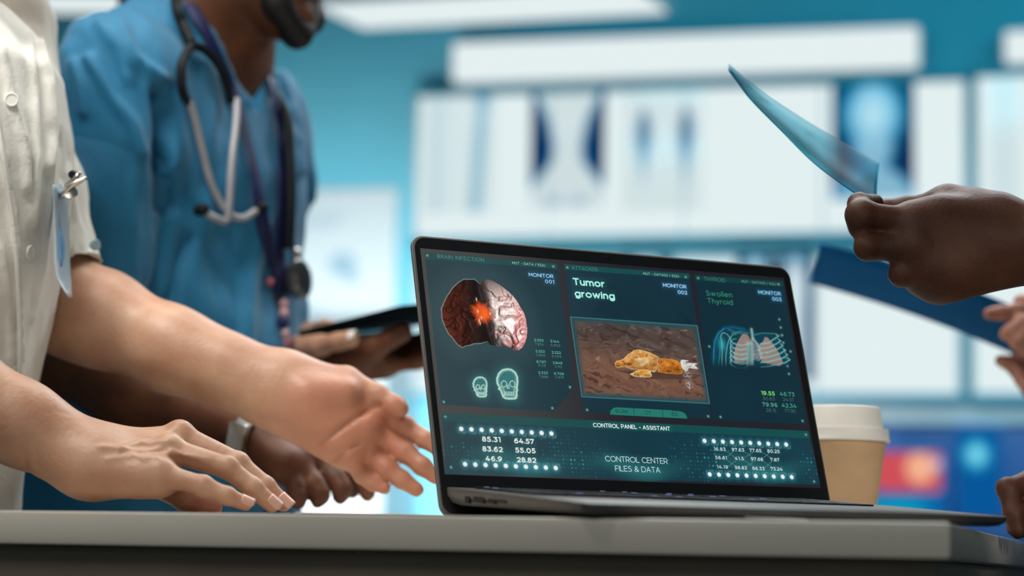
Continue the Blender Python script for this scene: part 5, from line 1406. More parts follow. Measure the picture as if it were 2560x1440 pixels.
for x, y in ((73, 630), (38, 930), (30, 250)):
    p, n = surf(tree1, x, y, 0.0008)
    if p is None: continue
    mb = MB(); mb.lathe(p, [(0.0058, -0.001), (0.0062, 0.0006), (0.0058, 0.0014), (0.0050, 0.0014), (0.0046, 0.0008), (0.0001, 0.0008)], n, 24); mb.build('button', M_lidw, coat, auto=40)
for x, y in ((245, 612),):
    p = at(x - 6, y, 2.128)
    mb = MB(); mb.lathe(p, [(0.0050, -0.003), (0.0054, 0.0004), (0.0044, 0.0016), (0.0001, 0.0012)], [0.6, -0.75, 0.1], 20); mb.build('button', M_grey, coat, auto=40)
legs(P1, [R1[-2][1] - 0.01, Y1, 0], s1, f1, M_trog, -0.12)
# --- badge on the coat: metal clip, clear strap, card seen edge-on
M_chrome = mat('chrome', lin(206, 202, 194), 0.18, metal=0.95, var=0.05, vscale=60)
M_card = mat('badge_card', lin(120, 165, 205), 0.3, var=0.5, vscale=30, var2=lin(60, 110, 165))
M_clear = mat('clear_sleeve', lin(205, 222, 232), 0.2, var=0.04, vscale=20, trans=0.35)
pb, nb_ = surf(tree1, 138, 470, 0.004)
if pb is None: pb = at(138, 470, 1.95)
yb = pb[1] - 0.012
bg = thing('name_badge', 'name badge on a metal clip hanging from the white coat', 'badge', at(170, 470, yb))
c0, c1 = at(152, 492, yb), at(216, 444, yb - 0.004)
d = unit(c1 - c0); nrm_ = unit(np.cross(d, [0.1, 0.9, 0.3])); sd = np.cross(d, nrm_)
mb = MB(); mb.tube(spline([c0, c0 * 0.5 + c1 * 0.5 + nrm_ * 0.0025, c1], 14), [0.0035 + 0.003 * math.sin(math.pi * min(1, t * 0.9 + 0.15)) for t in np.linspace(0, 1, 14)], 14, (nrm_, 0.5)); mb.build('clip_jaw', M_chrome, bg, smooth=True)
mb = MB(); mb.tube(spline([c0 + [0.004, 0, 0.010], (c0 + c1) / 2 + [0.002, -0.004, 0.008], c1 + [-0.006, 0, 0.004]], 12), 0.0022, 10); mb.build('clip_lever', M_chrome, bg, smooth=True)
mb = MB(); mb.lathe(at(182, 436, yb - 0.004), [(0.0035, -0.004), (0.0038, 0.0), (0.0035, 0.004)], sd, 16); mb.build('clip_pin', M_dark, bg, auto=40)
mb = MB(); mb.lathe(at(176, 482, yb - 0.002), [(0.0062, -0.0012), (0.0066, 0.0), (0.0060, 0.0014), (0.002, 0.0018)], [0.2, -0.9, 0.2], 20); mb.build('snap', M_chrome, bg, auto=40)
V = []; nn_ = 24
for i in range(nn_):
    t = i / (nn_ - 1); y = 462 + 282 * t
    xl = np.interp(y, [462, 560, 650, 700, 744], [132, 134, 135, 142, 170]); xr = np.interp(y, [462, 500, 560, 650, 700, 744], [150, 168, 170, 172, 175, 177])
    for j in range(7):
        q = j / 6
        V.append(at(xl + (xr - xl) * q, y, yb - 0.004 + 0.030 * (q - 0.5) + 0.004 * math.sin(t * 5)))
F = [(i * 7 + j, i * 7 + j + 1, (i + 1) * 7 + j + 1, (i + 1) * 7 + j) for i in range(nn_ - 1) for j in range(6)]
o = add('clear_sleeve', V, F, M_clear, bg); md = o.modifiers.new('t', 'SOLIDIFY'); md.thickness = 0.0012
V2 = []
for i in range(nn_):
    t = i / (nn_ - 1); y = 478 + 190 * t
    for j in range(5):
        q = j / 4
        V2.append(at(143 + 20 * q + 6 * t, y, yb + 0.0015 + 0.022 * (q - 0.5) + 0.003 * math.sin(t * 5)))
F = [(i * 5 + j, i * 5 + j + 1, (i + 1) * 5 + j + 1, (i + 1) * 5 + j) for i in range(nn_ - 1) for j in range(4)]
o = add('card', V2, F, M_card, bg); md = o.modifiers.new('t', 'SOLIDIFY'); md.thickness = 0.0009

# ================================================= man in blue scrubs
s2, f2 = unit([0.447, 0.894, 0]), unit([0.894, -0.447, 0])
Y2 = 2.53
w2, d2 = 0.185, 0.125
R2 = [ringc(95, 655, 0.075, 0.062, Y2, s2, f2), ringc(150, 672, 0.105, 0.080, Y2, s2, f2), ringc(230, 700, 0.155, 0.105, Y2, s2, f2), ringc(330, 722, 0.180, 0.120, Y2, s2, f2), ringc(450, 740, w2, d2, Y2, s2, f2), ringc(560, 748, w2, d2, Y2, s2, f2), ringc(700, 744, 0.18, 0.122, Y2, s2, f2),
      ringc(850, 746, 0.18, 0.125, Y2, s2, f2), ringc(1000, 748, 0.19, 0.14, Y2, s2, f2), ringc(1290, 742, 0.205, 0.155, Y2, s2, f2), ringc(1500, 738, 0.205, 0.155, Y2, s2, f2)]
P2 = thing('person', 'bearded man in blue scrubs leaning on the table with a stethoscope round his neck', 'person', [R2[8][1], Y2, FLOOR])
shR = at(292, 236, 2.38); elR = at(112, 866, 2.36); wR = at(650, 1080, 2.23)
shL = at(648, 300, 2.69); elL = at(640, 985, 2.74); wL = at(856, 905, 2.52)
hc2 = at(640, -205, 2.50)
Lh, HP2, HAX2 = head_prims(hc2, [0.88, -0.40, -0.20], UZ)
pinR = [at(716, 1158, 2.195), at(738, 1216, 2.185), at(746, 1244, 2.18), at(744, 1260, 2.178)]
rinR = [at(740, 1146, 2.215), at(784, 1208, 2.200), at(800, 1236, 2.195), at(794, 1252, 2.192)]
midR = [at(780, 1128, 2.235), at(838, 1196, 2.220), at(854, 1222, 2.215), at(850, 1242, 2.212)]
indR = [at(815, 1112, 2.255), at(888, 1182, 2.245), at(914, 1212, 2.24), at(918, 1236, 2.238)]
thR = [at(690, 1090, 2.26), at(770, 1130, 2.27), at(830, 1185, 2.27), at(880, 1225, 2.265)]
pinL = [at(958, 914, 2.50), at(1040, 905, 2.49), at(1080, 898, 2.49), at(1112, 890, 2.49)]
rinL = [at(972, 900, 2.515), at(1062, 886, 2.51), at(1108, 876, 2.51), at(1146, 866, 2.51)]
midL = [at(982, 884, 2.53), at(1072, 868, 2.53), at(1120, 858, 2.53), at(1160, 848, 2.53)]
indL = [at(986, 866, 2.545), at(1068, 850, 2.55), at(1112, 840, 2.55), at(1148, 832, 2.55)]
thL = [at(880, 890, 2.485), at(935, 868, 2.465), at(975, 846, 2.455), at(1012, 828, 2.45)]
Fd = Field(*rng([elR, wR, shR, shL, elL, hc2 + 0.15, hc2 - 0.15, [R2[-1][1] + 0.02, Y2 - 0.02, -0.05]] + pinR + indR + pinL + rinL + midL + indL + thL, 0.055), 0.0042)
vt = at(634, 250, 2.485)
Fd.add(loft(R2, s2, f2, -0.036, -0.05), 0.03)
Fd.add(ell(vt + UZ * 0.06 - f2 * 0.052, (0.080, 0.042, 0.13), np.array([s2, f2, UZ])), 0.03)
Fd.add(rc(at(500, 190, 2.55), hc2 + HAX2[1] * -0.03 - HAX2[2] * 0.05, 0.066, 0.058), 0.05)
for p, k in Lh: Fd.add(p, k)
Fd.add(rc(shR, elR, 0.044, 0.042), 0.03); Fd.add(rc(elR, at(330, 980, 2.30), 0.041, 0.036), 0.03); Fd.add(rc(at(330, 980, 2.30), wR, 0.036, 0.0255), 0.03)
Fd.add(rc(shL, elL, 0.040, 0.038), 0.03); Fd.add(rc(elL, wL, 0.038, 0.026), 0.03)
hand(Fd, wR, [pinR, rinR, midR, indR], thR, unit([0.45, -0.35, 0.8]), 1.14, wr=0.0235, palm=0.016)
hand(Fd, wL, [pinL, rinL, midL, indL], thL, unit([-0.1, -0.5, -0.85]), 1.1, wr=0.03, palm=0.015)
V, F = Fd.mesh(2); body2 = add('body', V, F, S_brown, P2)
head_extras(P2, HP2, HAX2, M_hair)
# goatee round the chin and along the jaw
c = HP2(0, 0.05, -0.10); Fd = Field(c - 0.11, c + 0.11, 0.0035)
for a, b, ra, rb in (((-0.046, 0.060, -0.062), (-0.036, 0.074, -0.098), 0.013, 0.016), ((0.046, 0.060, -0.062), (0.036, 0.074, -0.098), 0.013, 0.016), ((-0.036, 0.074, -0.100), (0, 0.084, -0.122), 0.015, 0.016), ((0.036, 0.074, -0.100), (0, 0.084, -0.122), 0.015, 0.016),
                     ((-0.040, 0.078, -0.054), (0, 0.100, -0.054), 0.006, 0.006), ((0.040, 0.078, -0.054), (0, 0.100, -0.054), 0.006, 0.006)):
    Fd.add(rc(HP2(*a), HP2(*b), ra, rb), 0.012)
V, F = Fd.mesh(1); add('beard', V, F, M_hair, P2)
# scrub top
Fd = Field(*rng([shR, shL, at(90, 780, 2.36), [R2[-1][1] - 0.2, Y2 - 0.2, -0.06], [R2[-1][1] + 0.2, Y2 + 0.2, -0.06], [R2[0][1], Y2, R2[0][0]]], 0.10), 0.0048)
Fd.add(loft(R2, s2, f2, 0.0, -0.06), 0.02)
Fd.add(rc(shR, at(470, 40, 2.52), 0.062, 0.050), 0.05); Fd.add(rc(shR, at(250, 380, 2.37), 0.068, 0.072), 0.05)
Fd.add(rc(shL, at(668, 470, 2.71), 0.056, 0.052), 0.04)
slvR = sleeve_mesh([(at(268, 300, 2.375), at(226, 480, 2.37), 0.070, 0.076), (at(226, 480, 2.37), at(170, 790, 2.362), 0.076, 0.080)], at(176, 735, 2.362), at(165, 780, 2.36) - at(226, 480, 2.37), 0.10, 0.066, 0.0048, 0.03, 2)
slvL = sleeve_mesh([(at(655, 350, 2.70), at(668, 470, 2.71), 0.055, 0.053), (at(668, 470, 2.71), at(672, 560, 2.72), 0.053, 0.052)], at(672, 505, 2.72), [0.0, 0.05, -1], 0.06, 0.046, 0.0048, 0.02, 2)
# neck hole and V
nk = at(520, 110, 2.55)
Fd.sub(rc(nk - UZ * 0.05, hc2, 0.066, 0.08), 0.008)
def vneck(P):
    q = P - vt; a = q @ s2; z = q[..., 2]; fr = q @ f2
    m = (z + 0.012) * 0.60 - np.abs(a)      # inside where positive
    return np.maximum(-m * 0.9, np.maximum(-(fr + 0.045), z - 0.2))
VB = (vt - 0.16, vt + 0.2, vneck)
Fd.sub(VB, 0.004)
V, F = joined([Fd.mesh(2), slvR, slvL])
def scrubfold(V):
    a = V[:, 0] * s2[0] + V[:, 1] * s2[1]; b = V[:, 0] * f2[0] + V[:, 1] * f2[1]; z = V[:, 2]
    n = fbm(a * 11 + b * 6 + 3 * fbm(a * 4, z * 4, 2, 3), z * 6.0, 3, 15) - 0.5
    m = fbm(a * 30 + b * 22, z * 11 + a * 8, 3, 18) - 0.5
    r = np.sin((b * 60 + z * 42) + 5 * fbm(a * 6, z * 6, 2, 9))
    return 0.024 * n + 0.012 * m + 0.003 * r
V = folds(V, F, scrubfold)
V = ridges(V, F, [([(225, 150), (275, 232), (332, 312), (352, 385)], 15, 0.010), ([(300, 70), (335, 150), (400, 195), (420, 255)], 15, 0.009), ([(408, 235), (416, 330), (414, 420), (418, 510)], 20, -0.042), ([(250, 60), (300, 130), (318, 200)], 14, 0.007),
    ([(185, 160), (205, 215), (212, 280)], 14, 0.007), ([(540, 60), (590, 160), (628, 258)], 9, 0.004), ([(650, 560), (620, 700), (610, 860)], 22, 0.010), ([(470, 600), (430, 740), (370, 860)], 20, -0.012), ([(700, 170), (735, 300), (748, 430)], 12, 0.008)])
scrub = add('scrub_top', V, F, M_scrub, P2)
legs(P2, [R2[-1][1] - 0.0, Y2, 0], s2, f2, M_trou, -0.04)
tree2 = bvh(scrub)
# --- stethoscope
M_eart = mat('ear_tube_grey', lin(176, 176, 182), 0.5, metal=0.3, var=0.06, vscale=50)
M_rub = mat('rubber_black', lin(10, 18, 26), 0.62, spec=0.25, var=0.1, vscale=40)
st = thing('stethoscope', 'black and silver stethoscope round the neck of the man in blue', 'stethoscope', surf(tree2, 555, 400, 0.01)[0])
def on2(L, out, n=30): return spline(path_on(tree2, L, out, 2.42), n)
bk = at(480, -40, 2.62)
def fronted(L, out):
    """drape points, never sinking behind the first one"""
    return path_on(tree2, L, out, 2.42)
yoke = fronted([(433, 30), (447, 80), (460, 122)], 0.010)
backp = [at(652, 150, 2.56), at(600, -30, 2.62), at(520, -60, 2.66), at(440, -30, 2.60)]
mb = MB(); mb.tube(spline(backp + yoke, 40), 0.0062, 12)
mb.tube(spline([yoke[-1]] + fronted([(440, 165), (434, 205), (446, 240), (456, 258)], 0.010), 26), 0.0050, 12)
mb.tube(spline([yoke[-1]] + fronted([(500, 140), (528, 172), (546, 218), (555, 262)], 0.010), 26), 0.0050, 12)
down = fronted([(664, 190), (690, 285), (703, 400), (706, 520), (700, 620)], 0.011)
mb.tube(spline([backp[0]] + down, 44), 0.0062, 12)
mb.build('tubing', M_rub, st, smooth=True)
mb = MB()
mb.tube(spline(fronted([(455, 252), (466, 305), (488, 385), (514, 462), (548, 522), (590, 542), (622, 530)], 0.011), 44), 0.0040, 10)
mb.build('ear_tube', M_eart, st, smooth=True)
mb = MB(); mb.tube(spline(fronted([(555, 256), (557, 320), (558, 420), (553, 505), (540, 545), (516, 543), (498, 530)], 0.016), 44), 0.0040, 10)
mb.build('ear_tube', M_eart, st, smooth=True)
for x, y, q in ((487, 523, 0.016), (634, 526, 0.011)):
    p, n = surf(tree2, x, y, q)
    mb = MB(); mb.lathe(p, [(0.001, -0.009), (0.0055, -0.006), (0.0068, 0.0), (0.0055, 0.006), (0.001, 0.009)], [0.9, -0.2, 0.2], 16); mb.build('ear_tip', M_rub, st, smooth=True)
p, n = surf(tree2, 712, 702, 0.012)
if p is None: p = at(708, 700, 2.42)
cn = unit([0.86, -0.50, 0.05])
mb = MB(); mb.lathe(p, [(0.001, -0.010), (0.014, -0.010), (0.0175, -0.006), (0.020, 0.0), (0.0225, 0.004), (0.0225, 0.008), (0.0205, 0.009), (0.001, 0.0085)], cn, 36); mb.build('chest_piece', M_chrome, st, auto=40)
mb = MB(); mb.tube([p + UZ * 0.022, p + UZ * 0.036], 0.0050, 12); mb.build('stem', M_chrome, st, smooth=True)
# --- lanyard
M_lan = mat('lanyard_navy', lin(8, 20, 78), 0.6, var=0.12, vscale=40)
M_red = mat('bead_red', lin(196, 92, 104), 0.4, var=0.1, vscale=50)
M_pk = mat('bead_pink', lin(206, 160, 165), 0.35, var=0.1, vscale=50)
ln = thing('lanyard', 'navy lanyard with small pink beads on the chest of the man in blue', 'lanyard', surf(tree2, 600, 330, 0.01)[0])
def strap(mb, L, pre, out):
    P = []; N = []
    for x, y in L:
        p, n = surf(tree2, x, y, out)
        if p is None: p, n = at(x, y, 2.42), np.array([0, -1.0, 0])
        P.append(p); N.append(n)
    P = pre + P; N = [np.array([0.2, -0.9, 0.3])] * len(pre) + N
    Ps = spline(P, 50); Ns = spline(N, 50); Ns /= np.linalg.norm(Ns, axis=1)[:, None]
    mb.tube(Ps, 0.0088, 14, (Ns, 0.14))
mb = MB()
strap(mb, [(478, 30), (520, 110), (556, 190), (586, 262), (606, 340), (628, 440), (652, 560), (672, 660), (690, 745)], [at(505, -30, 2.62), at(470, -10, 2.55)], 0.006)
strap(mb, [(672, 220), (692, 320), (694, 440), (692, 560), (692, 660), (692, 745)], [at(505, -30, 2.62), at(600, -20, 2.64), at(655, 165, 2.58)], 0.005)
mb.build('strap', M_lan, ln, smooth=True)
for x, y, r, m, nm in ((664, 708, 0.0045, M_red, 'bead'), (697, 765, 0.0062, M_pk, 'bead'), (698, 788, 0.0060, M_pk, 'bead'), (696, 810, 0.0072, M_lan, 'clip'), (702, 838, 0.0050, M_pk, 'bead'), (706, 858, 0.0042, M_red, 'bead')):
    p, n = surf(tree2, x, y, 0.006)
    if p is None: p = at(x, y, 2.42)
    mb = MB(); mb.lathe(p, [(0.001, -r), (r * 0.7, -r * 0.72), (r, 0), (r * 0.7, r * 0.72), (0.001, r)], UZ, 14); mb.build(nm, m, ln, smooth=True)
# --- wrist band
wd = unit(wR - at(330, 980, 2.30)); pw = at(650, 1090, 2.228)
br = thing('wristwatch', 'silver bracelet watch on the dark wrist under the reaching arm', 'watch', pw)
mb = MB()
t_ = indR[0] - pinR[0]; t_ = unit(t_ - wd * np.dot(t_, wd)); q_ = np.cross(wd, t_)
ringp = [pw + (t_ * math.cos(a) + q_ * math.sin(a)) * 0.0285 for a in np.linspace(0, 2 * math.pi, 49)]
V = []; 
for a in np.linspace(0, 2 * math.pi, 48, endpoint=False):
    d = unit(t_ * math.cos(a) * 0.0385 + q_ * math.sin(a) * 0.0310); k_ = np.linalg.norm(t_ * math.cos(a) * 0.0385 + q_ * math.sin(a) * 0.0310) - 0.0328
    for (dr, dl) in ((0.0290, -0.0085), (0.0328, -0.0085), (0.0336, 0.0), (0.0328, 0.0085), (0.0290, 0.0085)): V.append(pw + d * (dr + k_) + wd * dl)
F = [(i * 5 + j, i * 5 + (j + 1) % 5, ((i + 1) % 48) * 5 + (j + 1) % 5, ((i + 1) % 48) * 5 + j) for i in range(48) for j in range(5)]
mb.raw(V, F); mb.build('band', mat('watch_band', lin(150, 152, 150), 0.35, metal=0.35, var=0.1, vscale=120), br, auto=40)
cn_ = unit(-t_ * 0.9 + np.array([0, -0.5, 0.0])); cn_ = unit(cn_ - wd * np.dot(cn_, wd)); p = pw + cn_ * 0.0392
sn_ = np.cross(wd, cn_); mb = MB(); mb.bbox(p, (0.0100, 0.0165, 0.0028), np.array([wd, sn_, cn_]), 0.0015); mb.build('watch_case', M_chrome, br, auto=40)

# ================================================= tablet
M_tabk = mat('tablet_black', lin(10, 18, 23), 0.8, var=0.1, vscale=30, spec=0.02)
tl = at(746, 836, 2.50); tt = at(1004, 772, 2.41); tn = at(1150, 765, 2.53)
ta, tb_ = unit(tt - tl), unit(tn - tt); tb_ = unit(tb_ - ta * np.dot(ta, tb_)); tn_ = np.cross(ta, tb_)
if tn_[2] < 0: tn_ = -tn_
tlen, twid = np.linalg.norm(tt - tl), 0.235
tcn = tl + ta * tlen / 2 + tb_ * twid / 2
tb = thing('tablet', 'black tablet held level beside the laptop by two hands', 'tablet', tcn)
mb = MB(); mb.bbox(tcn, (tlen / 2, twid / 2, 0.004), np.array([ta, tb_, tn_]), 0.0025); o = mb.build('tablet_case', M_tabk, tb, auto=40)
mb = MB(); mb.box(tcn + tn_ * 0.0042, (tlen / 2 - 0.008, twid / 2 - 0.010, 0.0003), np.array([ta, tb_, tn_])); mb.build('tablet_glass', M_bez, tb)

# ================================================= people mostly hidden or beyond the frame
def simple_person(label, cx, cy, ztop, face, skinm, topm, trom, hairm, arms, topname='scrub_top', long=False, wd=0.17, dp=0.11, sl=0.55, res=0.0045, headlook=None, extra=None, hs=1.0):
    f = unit(face); s = np.array([-f[1], f[0], 0.0])         # s: toward the left shoulder
    R = [(ztop, cx, cy, 0.06, 0.055), (ztop - 0.05, cx, cy, 0.12, 0.075), (ztop - 0.12, cx, cy, wd, dp * 0.95), (ztop - 0.30, cx, cy, wd, dp), (ztop - 0.45, cx, cy, wd * 0.9, dp * 0.95), (ztop - 0.62, cx, cy, wd * 1.0, dp * 1.1), (-0.10, cx, cy, wd * 1.05, dp * 1.15)]
    root = thing('person', label, 'person', [cx, cy, FLOOR])
    hc = np.array([cx, cy, ztop + 0.155]) + f * 0.05
    Lh, HP, HAX = head_prims(hc, headlook if headlook is not None else f - UZ * 0.2, UZ)
    sh = {1: np.array([cx, cy, ztop - 0.115]) + s * (wd - 0.005), -1: np.array([cx, cy, ztop - 0.115]) - s * (wd - 0.005)}
    Fb = Field(*rng([[cx - wd, cy - wd, -0.06], [cx + wd, cy + wd, hc[2] + 0.14], hc + f * 0.14] , 0.05), 0.008)
    Fb.add(loft(R, s, f, -0.030, -0.06), 0.03); Fb.add(rc([cx, cy, ztop - 0.03], hc - HAX[2] * 0.05, 0.056, 0.052), 0.04)
    for p, k in Lh: Fb.add(p, k)
    parts = [Fb.mesh(1)]
    pts = [sh[1], sh[-1]] + [A3(a['el']) for a in arms.values()] + [A3(a['w']) for a in arms.values()]
    Ft = Field(*rng(pts + [[cx - wd, cy - wd, -0.06], [cx + wd, cy + wd, ztop]], 0.09), 0.008)
    Ft.add(loft(R, s, f, 0.0, -0.06), 0.02)
    slv = []
    for side, a in arms.items():
        el, wr_ = A3(a['el']), A3(a['w'])
        pp = [sh[side], el, wr_] + [j for fi in a['fingers'] for j in fi] + a['thumb']
        Fa = Field(*rng(pp, 0.06), a.get('res', res))
        S = a.get('S', 1.0)
        Fa.add(rc(sh[side], el, 0.045, 0.040), 0.02); Fa.add(rc(el, el + (wr_ - el) * 0.4, 0.040, 0.038), 0.02); Fa.add(rc(el + (wr_ - el) * 0.4, wr_, 0.038, a.get('wr', 0.028)), 0.03)
        hand(Fa, wr_, a['fingers'], a['thumb'], a['back'], S, wr=a.get('wr', 0.028), palm=a.get('palm', 0.0145))
        if 'more' in a: a['more'](Fa)
        parts.append(Fa.mesh(2))
        q = a.get('sleeve', sl)
        if q <= 1:
            e = sh[side] + (el - sh[side]) * q; Ft.add(ell(sh[side], (0.062,) * 3), 0.03); slv.append(sleeve_mesh([(sh[side], e + (el - sh[side]) * 0.15, 0.060, 0.058)], e, el - sh[side], 0.07, 0.05, 0.008))
        else:
            e = el + (wr_ - el) * (q - 1); Ft.add(ell(sh[side], (0.06,) * 3), 0.03); slv.append(sleeve_mesh([(sh[side], el, 0.058, 0.054), (el, e + (wr_ - el) * 0.15, 0.052, 0.042)], e, wr_ - el, 0.06, 0.036, 0.007))
    Ft.sub(rc([cx, cy, ztop - 0.02], hc, 0.060, 0.075), 0.008)
    V, F = joined(parts); b = add('body', V, F, skinm, root)
    V, F = joined([Ft.mesh(1)] + slv); V = folds(V, F, lambda V: 0.012 * (fbm(V[:, 0] * 12 + V[:, 1] * 9, V[:, 2] * 6, 3, 5) - 0.5)); add(topname, V, F, topm, root)
    head_extras(root, HP, HAX, hairm, long)
    legs(root, [cx, cy, 0], s, f, trom, -0.05)
    return root
# light hand on the tablet, from behind the man in blue
c3 = at(430, 330, 3.08)
fg3 = [[at(768, 838, 2.600), at(800, 822, 2.575), at(812, 816, 2.555), at(826, 812, 2.535)], [at(775, 850, 2.580), at(815, 850, 2.56), at(840, 852, 2.545), at(860, 852, 2.53)],
       [at(778, 862, 2.56), at(822, 866, 2.54), at(846, 868, 2.525), at(864, 870, 2.515)], [at(780, 872, 2.54), at(822, 880, 2.52), at(842, 884, 2.51), at(858, 884, 2.50)]]
fg3 = fg3[::-1]
th3 = [at(752, 872, 2.52), at(800, 864, 2.475), at(846, 854, 2.450), at(882, 846, 2.438)]
P3 = simple_person('person whose light hand grips the tablet from behind the man in blue', c3[0], c3[1], at(430, 260, 3.08)[2], [0.75, -0.66, 0], S_tan, M_coat, M_trog, M_hairb,
    {-1: dict(el=at(575, 930, 2.98), w=at(732, 868, 2.64), fingers=fg3, thumb=th3, back=[-0.3, 0.2, -0.9], wr=0.028, S=0.98, sleeve=1.9, res=0.004)}, 'coat', True, wd=0.15, dp=0.10)
nail('thumbnail', th3, 0.0085, [0.05, -0.8, 0.5], M_lidw, P3)

# hand with the film: person beyond the right edge, facing left
Y4 = 1.90
lit4 = [at(2356, 696, 1.892), at(2296, 702, 1.893), at(2296, 690, 1.912), at(2326, 676, 1.922)]
rin4 = [at(2318, 672, 1.884), at(2256, 684, 1.882), at(2256, 670, 1.905), at(2276, 652, 1.920)]
mid4 = [at(2288, 618, 1.880), at(2172, 618, 1.876), at(2186, 606, 1.902), at(2230, 600, 1.922)]
ind4 = [at(2286, 556, 1.884), at(2160, 536, 1.876), at(2150, 512, 1.895), at(2186, 508, 1.914)]
th4 = [at(2474, 552, 1.915), at(2372, 512, 1.922), at(2262, 528, 1.928), at(2196, 532, 1.930)]
def more4(Fa):
    Fa.add(rc(at(2480, 600, 1.90), at(2350, 560, 1.893), 0.027, 0.021), 0.015); Fa.add(rc(at(2480, 620, 1.90), at(2370, 660, 1.895), 0.027, 0.022), 0.015)
    Fa.add(rc(at(2420, 530, 1.912), at(2368, 512, 1.915), 0.019, 0.0145), 0.014)
    Fa.add(rc(at(2290, 590, 1.888), at(2210, 580, 1.890), 0.0125, 0.010), 0.008)
    Fa.add(rc(at(2150, 540, 1.880), at(2150, 566, 1.884), 0.0125, 0.0105), 0.008)
ri_i = [at(2600, 1196, 1.945), at(2520, 1222, 1.925), at(2533, 1285, 1.915), at(2545, 1328, 1.912)]
ri_m = [at(2625, 1205, 1.965), at(2560, 1215, 1.945), at(2566, 1285, 1.93), at(2570, 1325, 1.925)]
ri_r = [at(2640, 1215, 1.985), at(2590, 1225, 1.97), at(2594, 1285, 1.955), at(2598, 1320, 1.95)]
ri_l = [at(2650, 1230, 2.0), at(2615, 1240, 1.99), at(2618, 1285, 1.98), at(2622, 1315, 1.975)]
ri_t = [at(2680, 1240, 1.95), at(2612, 1262, 1.935), at(2566, 1290, 1.925), at(2540, 1318, 1.925)]
P4 = simple_person('person reaching in from the right edge whose dark hand holds up the x-ray film', 0.80, 2.04, 0.36, [-0.94, 0.10, 0], S_dark, M_teals, M_trog, M_hair,
    {1: dict(el=at(3000, 640, 1.86), w=at(2515, 598, 1.90), fingers=[lit4, rin4, mid4, ind4], thumb=th4, back=[0.15, -0.95, 0.1], wr=0.0305, S=1.16, sleeve=0.9, res=0.0024, palm=0.017, more=more4),
     -1: dict(el=at(3000, 1010, 2.12), w=at(2720, 1180, 1.99), fingers=[ri_l, ri_r, ri_m, ri_i], thumb=ri_t, back=[-0.2, -0.2, 0.9], wr=0.028, S=1.0, sleeve=0.9, res=0.003)})
# rosy hands with the navy folder: person beyond the right edge, farther back
Y5 = 2.45
i5 = [at(2600, 790, 2.44), at(2545, 778, 2.42), at(2505, 782, 2.415), at(2472, 784, 2.412)]
m5 = [at(2606, 815, 2.43), at(2556, 810, 2.41), at(2530, 826, 2.405), at(2512, 836, 2.405)]
r5 = [at(2612, 838, 2.425), at(2572, 836, 2.405), at(2552, 850, 2.40), at(2538, 860, 2.40)]
l5 = [at(2620, 858, 2.42), at(2588, 860, 2.40), at(2572, 870, 2.40), at(2560, 878, 2.40)]
t5 = [at(2620, 820, 2.46), at(2590, 775, 2.47), at(2570, 762, 2.47), at(2552, 756, 2.47)]
i6 = [at(2600, 930, 2.52), at(2548, 920, 2.50), at(2520, 908, 2.50), at(2500, 902, 2.50)]
m6 = [at(2606, 950, 2.51), at(2560, 945, 2.49), at(2540, 925, 2.49), at(2530, 915, 2.49)]
r6 = [at(2614, 970, 2.50), at(2575, 968, 2.48), at(2556, 950, 2.48), at(2546, 935, 2.48)]
l6 = [at(2622, 990, 2.49), at(2590, 992, 2.47), at(2572, 978, 2.47), at(2562, 965, 2.47)]
t6 = [at(2620, 930, 2.55), at(2590, 905, 2.56), at(2565, 895, 2.56), at(2545, 890, 2.56)]
P5 = simple_person('person beyond the right edge whose rosy fingers hold the navy folder', 1.02, 2.75, 0.40, [-0.88, -0.35, 0], S_pink, M_coat, M_trog, M_hairb,
    {1: dict(el=at(2960, 1000, 2.50), w=at(2690, 840, 2.45), fingers=[l5, r5, m5, i5], thumb=t5, back=[0.2, -0.8, 0.5], wr=0.027, S=1.0, sleeve=1.5, res=0.004),
     -1: dict(el=at(2960, 1060, 2.72), w=at(2690, 970, 2.54), fingers=[l6, r6, m6, i6], thumb=t6, back=[0.2, -0.6, -0.7], wr=0.027, S=1.0, sleeve=1.5, res=0.004)}, 'coat', True)
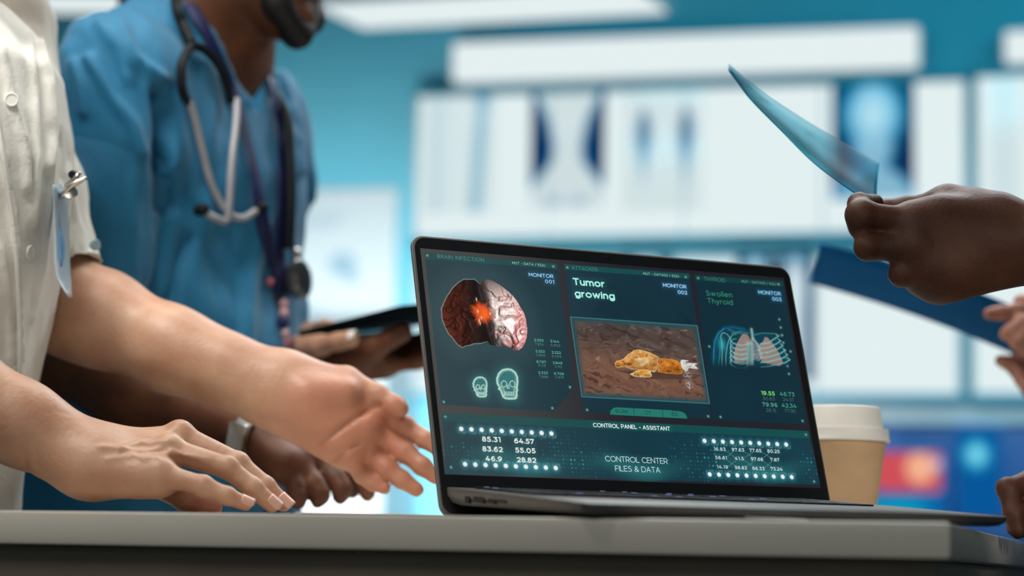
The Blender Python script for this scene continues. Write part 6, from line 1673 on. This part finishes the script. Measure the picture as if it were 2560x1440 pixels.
# ------------------------------------------------------------------ navy folder
M_fold = mat('folder_blue', lin(0, 82, 136), 0.9, spec=0.15, var=0.08, vscale=6)
fc = [at(2052, 612, 2.50), at(2024, 702, 2.64), at(2580, 900, 2.62), at(2620, 806, 2.46)]
V = []; nA, nB = 20, 8
for i in range(nA):
    for j in range(nB):
        a, b = i / (nA - 1), j / (nB - 1)
        p = (fc[0] * (1 - a) + fc[3] * a) * (1 - b) + (fc[1] * (1 - a) + fc[2] * a) * b
        V.append(p - UZ * 0.006 * math.sin(math.pi * b) + UZ * 0.006 * math.sin(math.pi * a))
F = [(i * nB + j, i * nB + j + 1, (i + 1) * nB + j + 1, (i + 1) * nB + j) for i in range(nA - 1) for j in range(nB - 1)]
o = add('folder', V, F, M_fold, None, fc[0]); md = o.modifiers.new('t', 'SOLIDIFY'); md.thickness = 0.005; md.offset = 0
setp(o, 'large navy folder tilted behind the dark hand, held from the right edge', 'folder')
# ------------------------------------------------------------------ the film held up
def p_held(U, Z):
    c = np.array(lin(66, 158, 178)) + 0 * U[..., None]
    n = fbm(U * 5, Z * 3, 3, 5); 
    c = c + (np.array(lin(34, 126, 142)) - c) * sstep(0.45, 0.62, n)[..., None]
    c = c + (np.array(lin(160, 214, 226)) - c) * (0.6 * sstep(0.8, 1.0, Z))[..., None]  # highlight along the top edge, painted into the film colour
    c = c + (np.array(lin(30, 84, 100)) - c) * (0.7 * np.exp(-((Z - 0.62 + 0.1 * U) / 0.12) ** 2))[..., None]
    return c
nu, nv = 60, 30
top_ = spline([at(1822, 160, 1.99), at(1900, 225, 2.01), at(2000, 292, 2.025), at(2100, 352, 2.035), at(2198, 410, 2.04)], nu)
bot_ = spline([at(1830, 178, 1.93), at(1868, 236, 1.92), at(1950, 322, 1.91), at(2050, 420, 1.905), at(2224, 540, 1.903)], nu)
U_, Z_ = np.meshgrid(np.linspace(0, 1, nu), np.linspace(0, 1, nv), indexing='ij')
V = bot_[:, None] * (1 - Z_[..., None]) + top_[:, None] * Z_[..., None]
V = V + np.array([-0.35, 0.2, -0.75]) * (0.012 * np.sin(math.pi * Z_) * (0.3 + U_))[..., None]
k = np.arange(nu * nv).reshape(nu, nv); F = np.stack([k[:-1, :-1], k[1:, :-1], k[1:, 1:], k[:-1, 1:]], -1).reshape(-1, 4)
M_held = filmmat('held_film', 0.05, 0.33)
_nt = M_held.node_tree
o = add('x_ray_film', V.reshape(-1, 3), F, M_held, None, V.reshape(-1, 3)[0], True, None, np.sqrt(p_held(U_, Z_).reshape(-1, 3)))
md = o.modifiers.new('t', 'SOLIDIFY'); md.thickness = 0.0006; md.offset = 0
setp(o, 'teal x-ray film held up by the dark hand, tip toward the light bar', 'x-ray film')
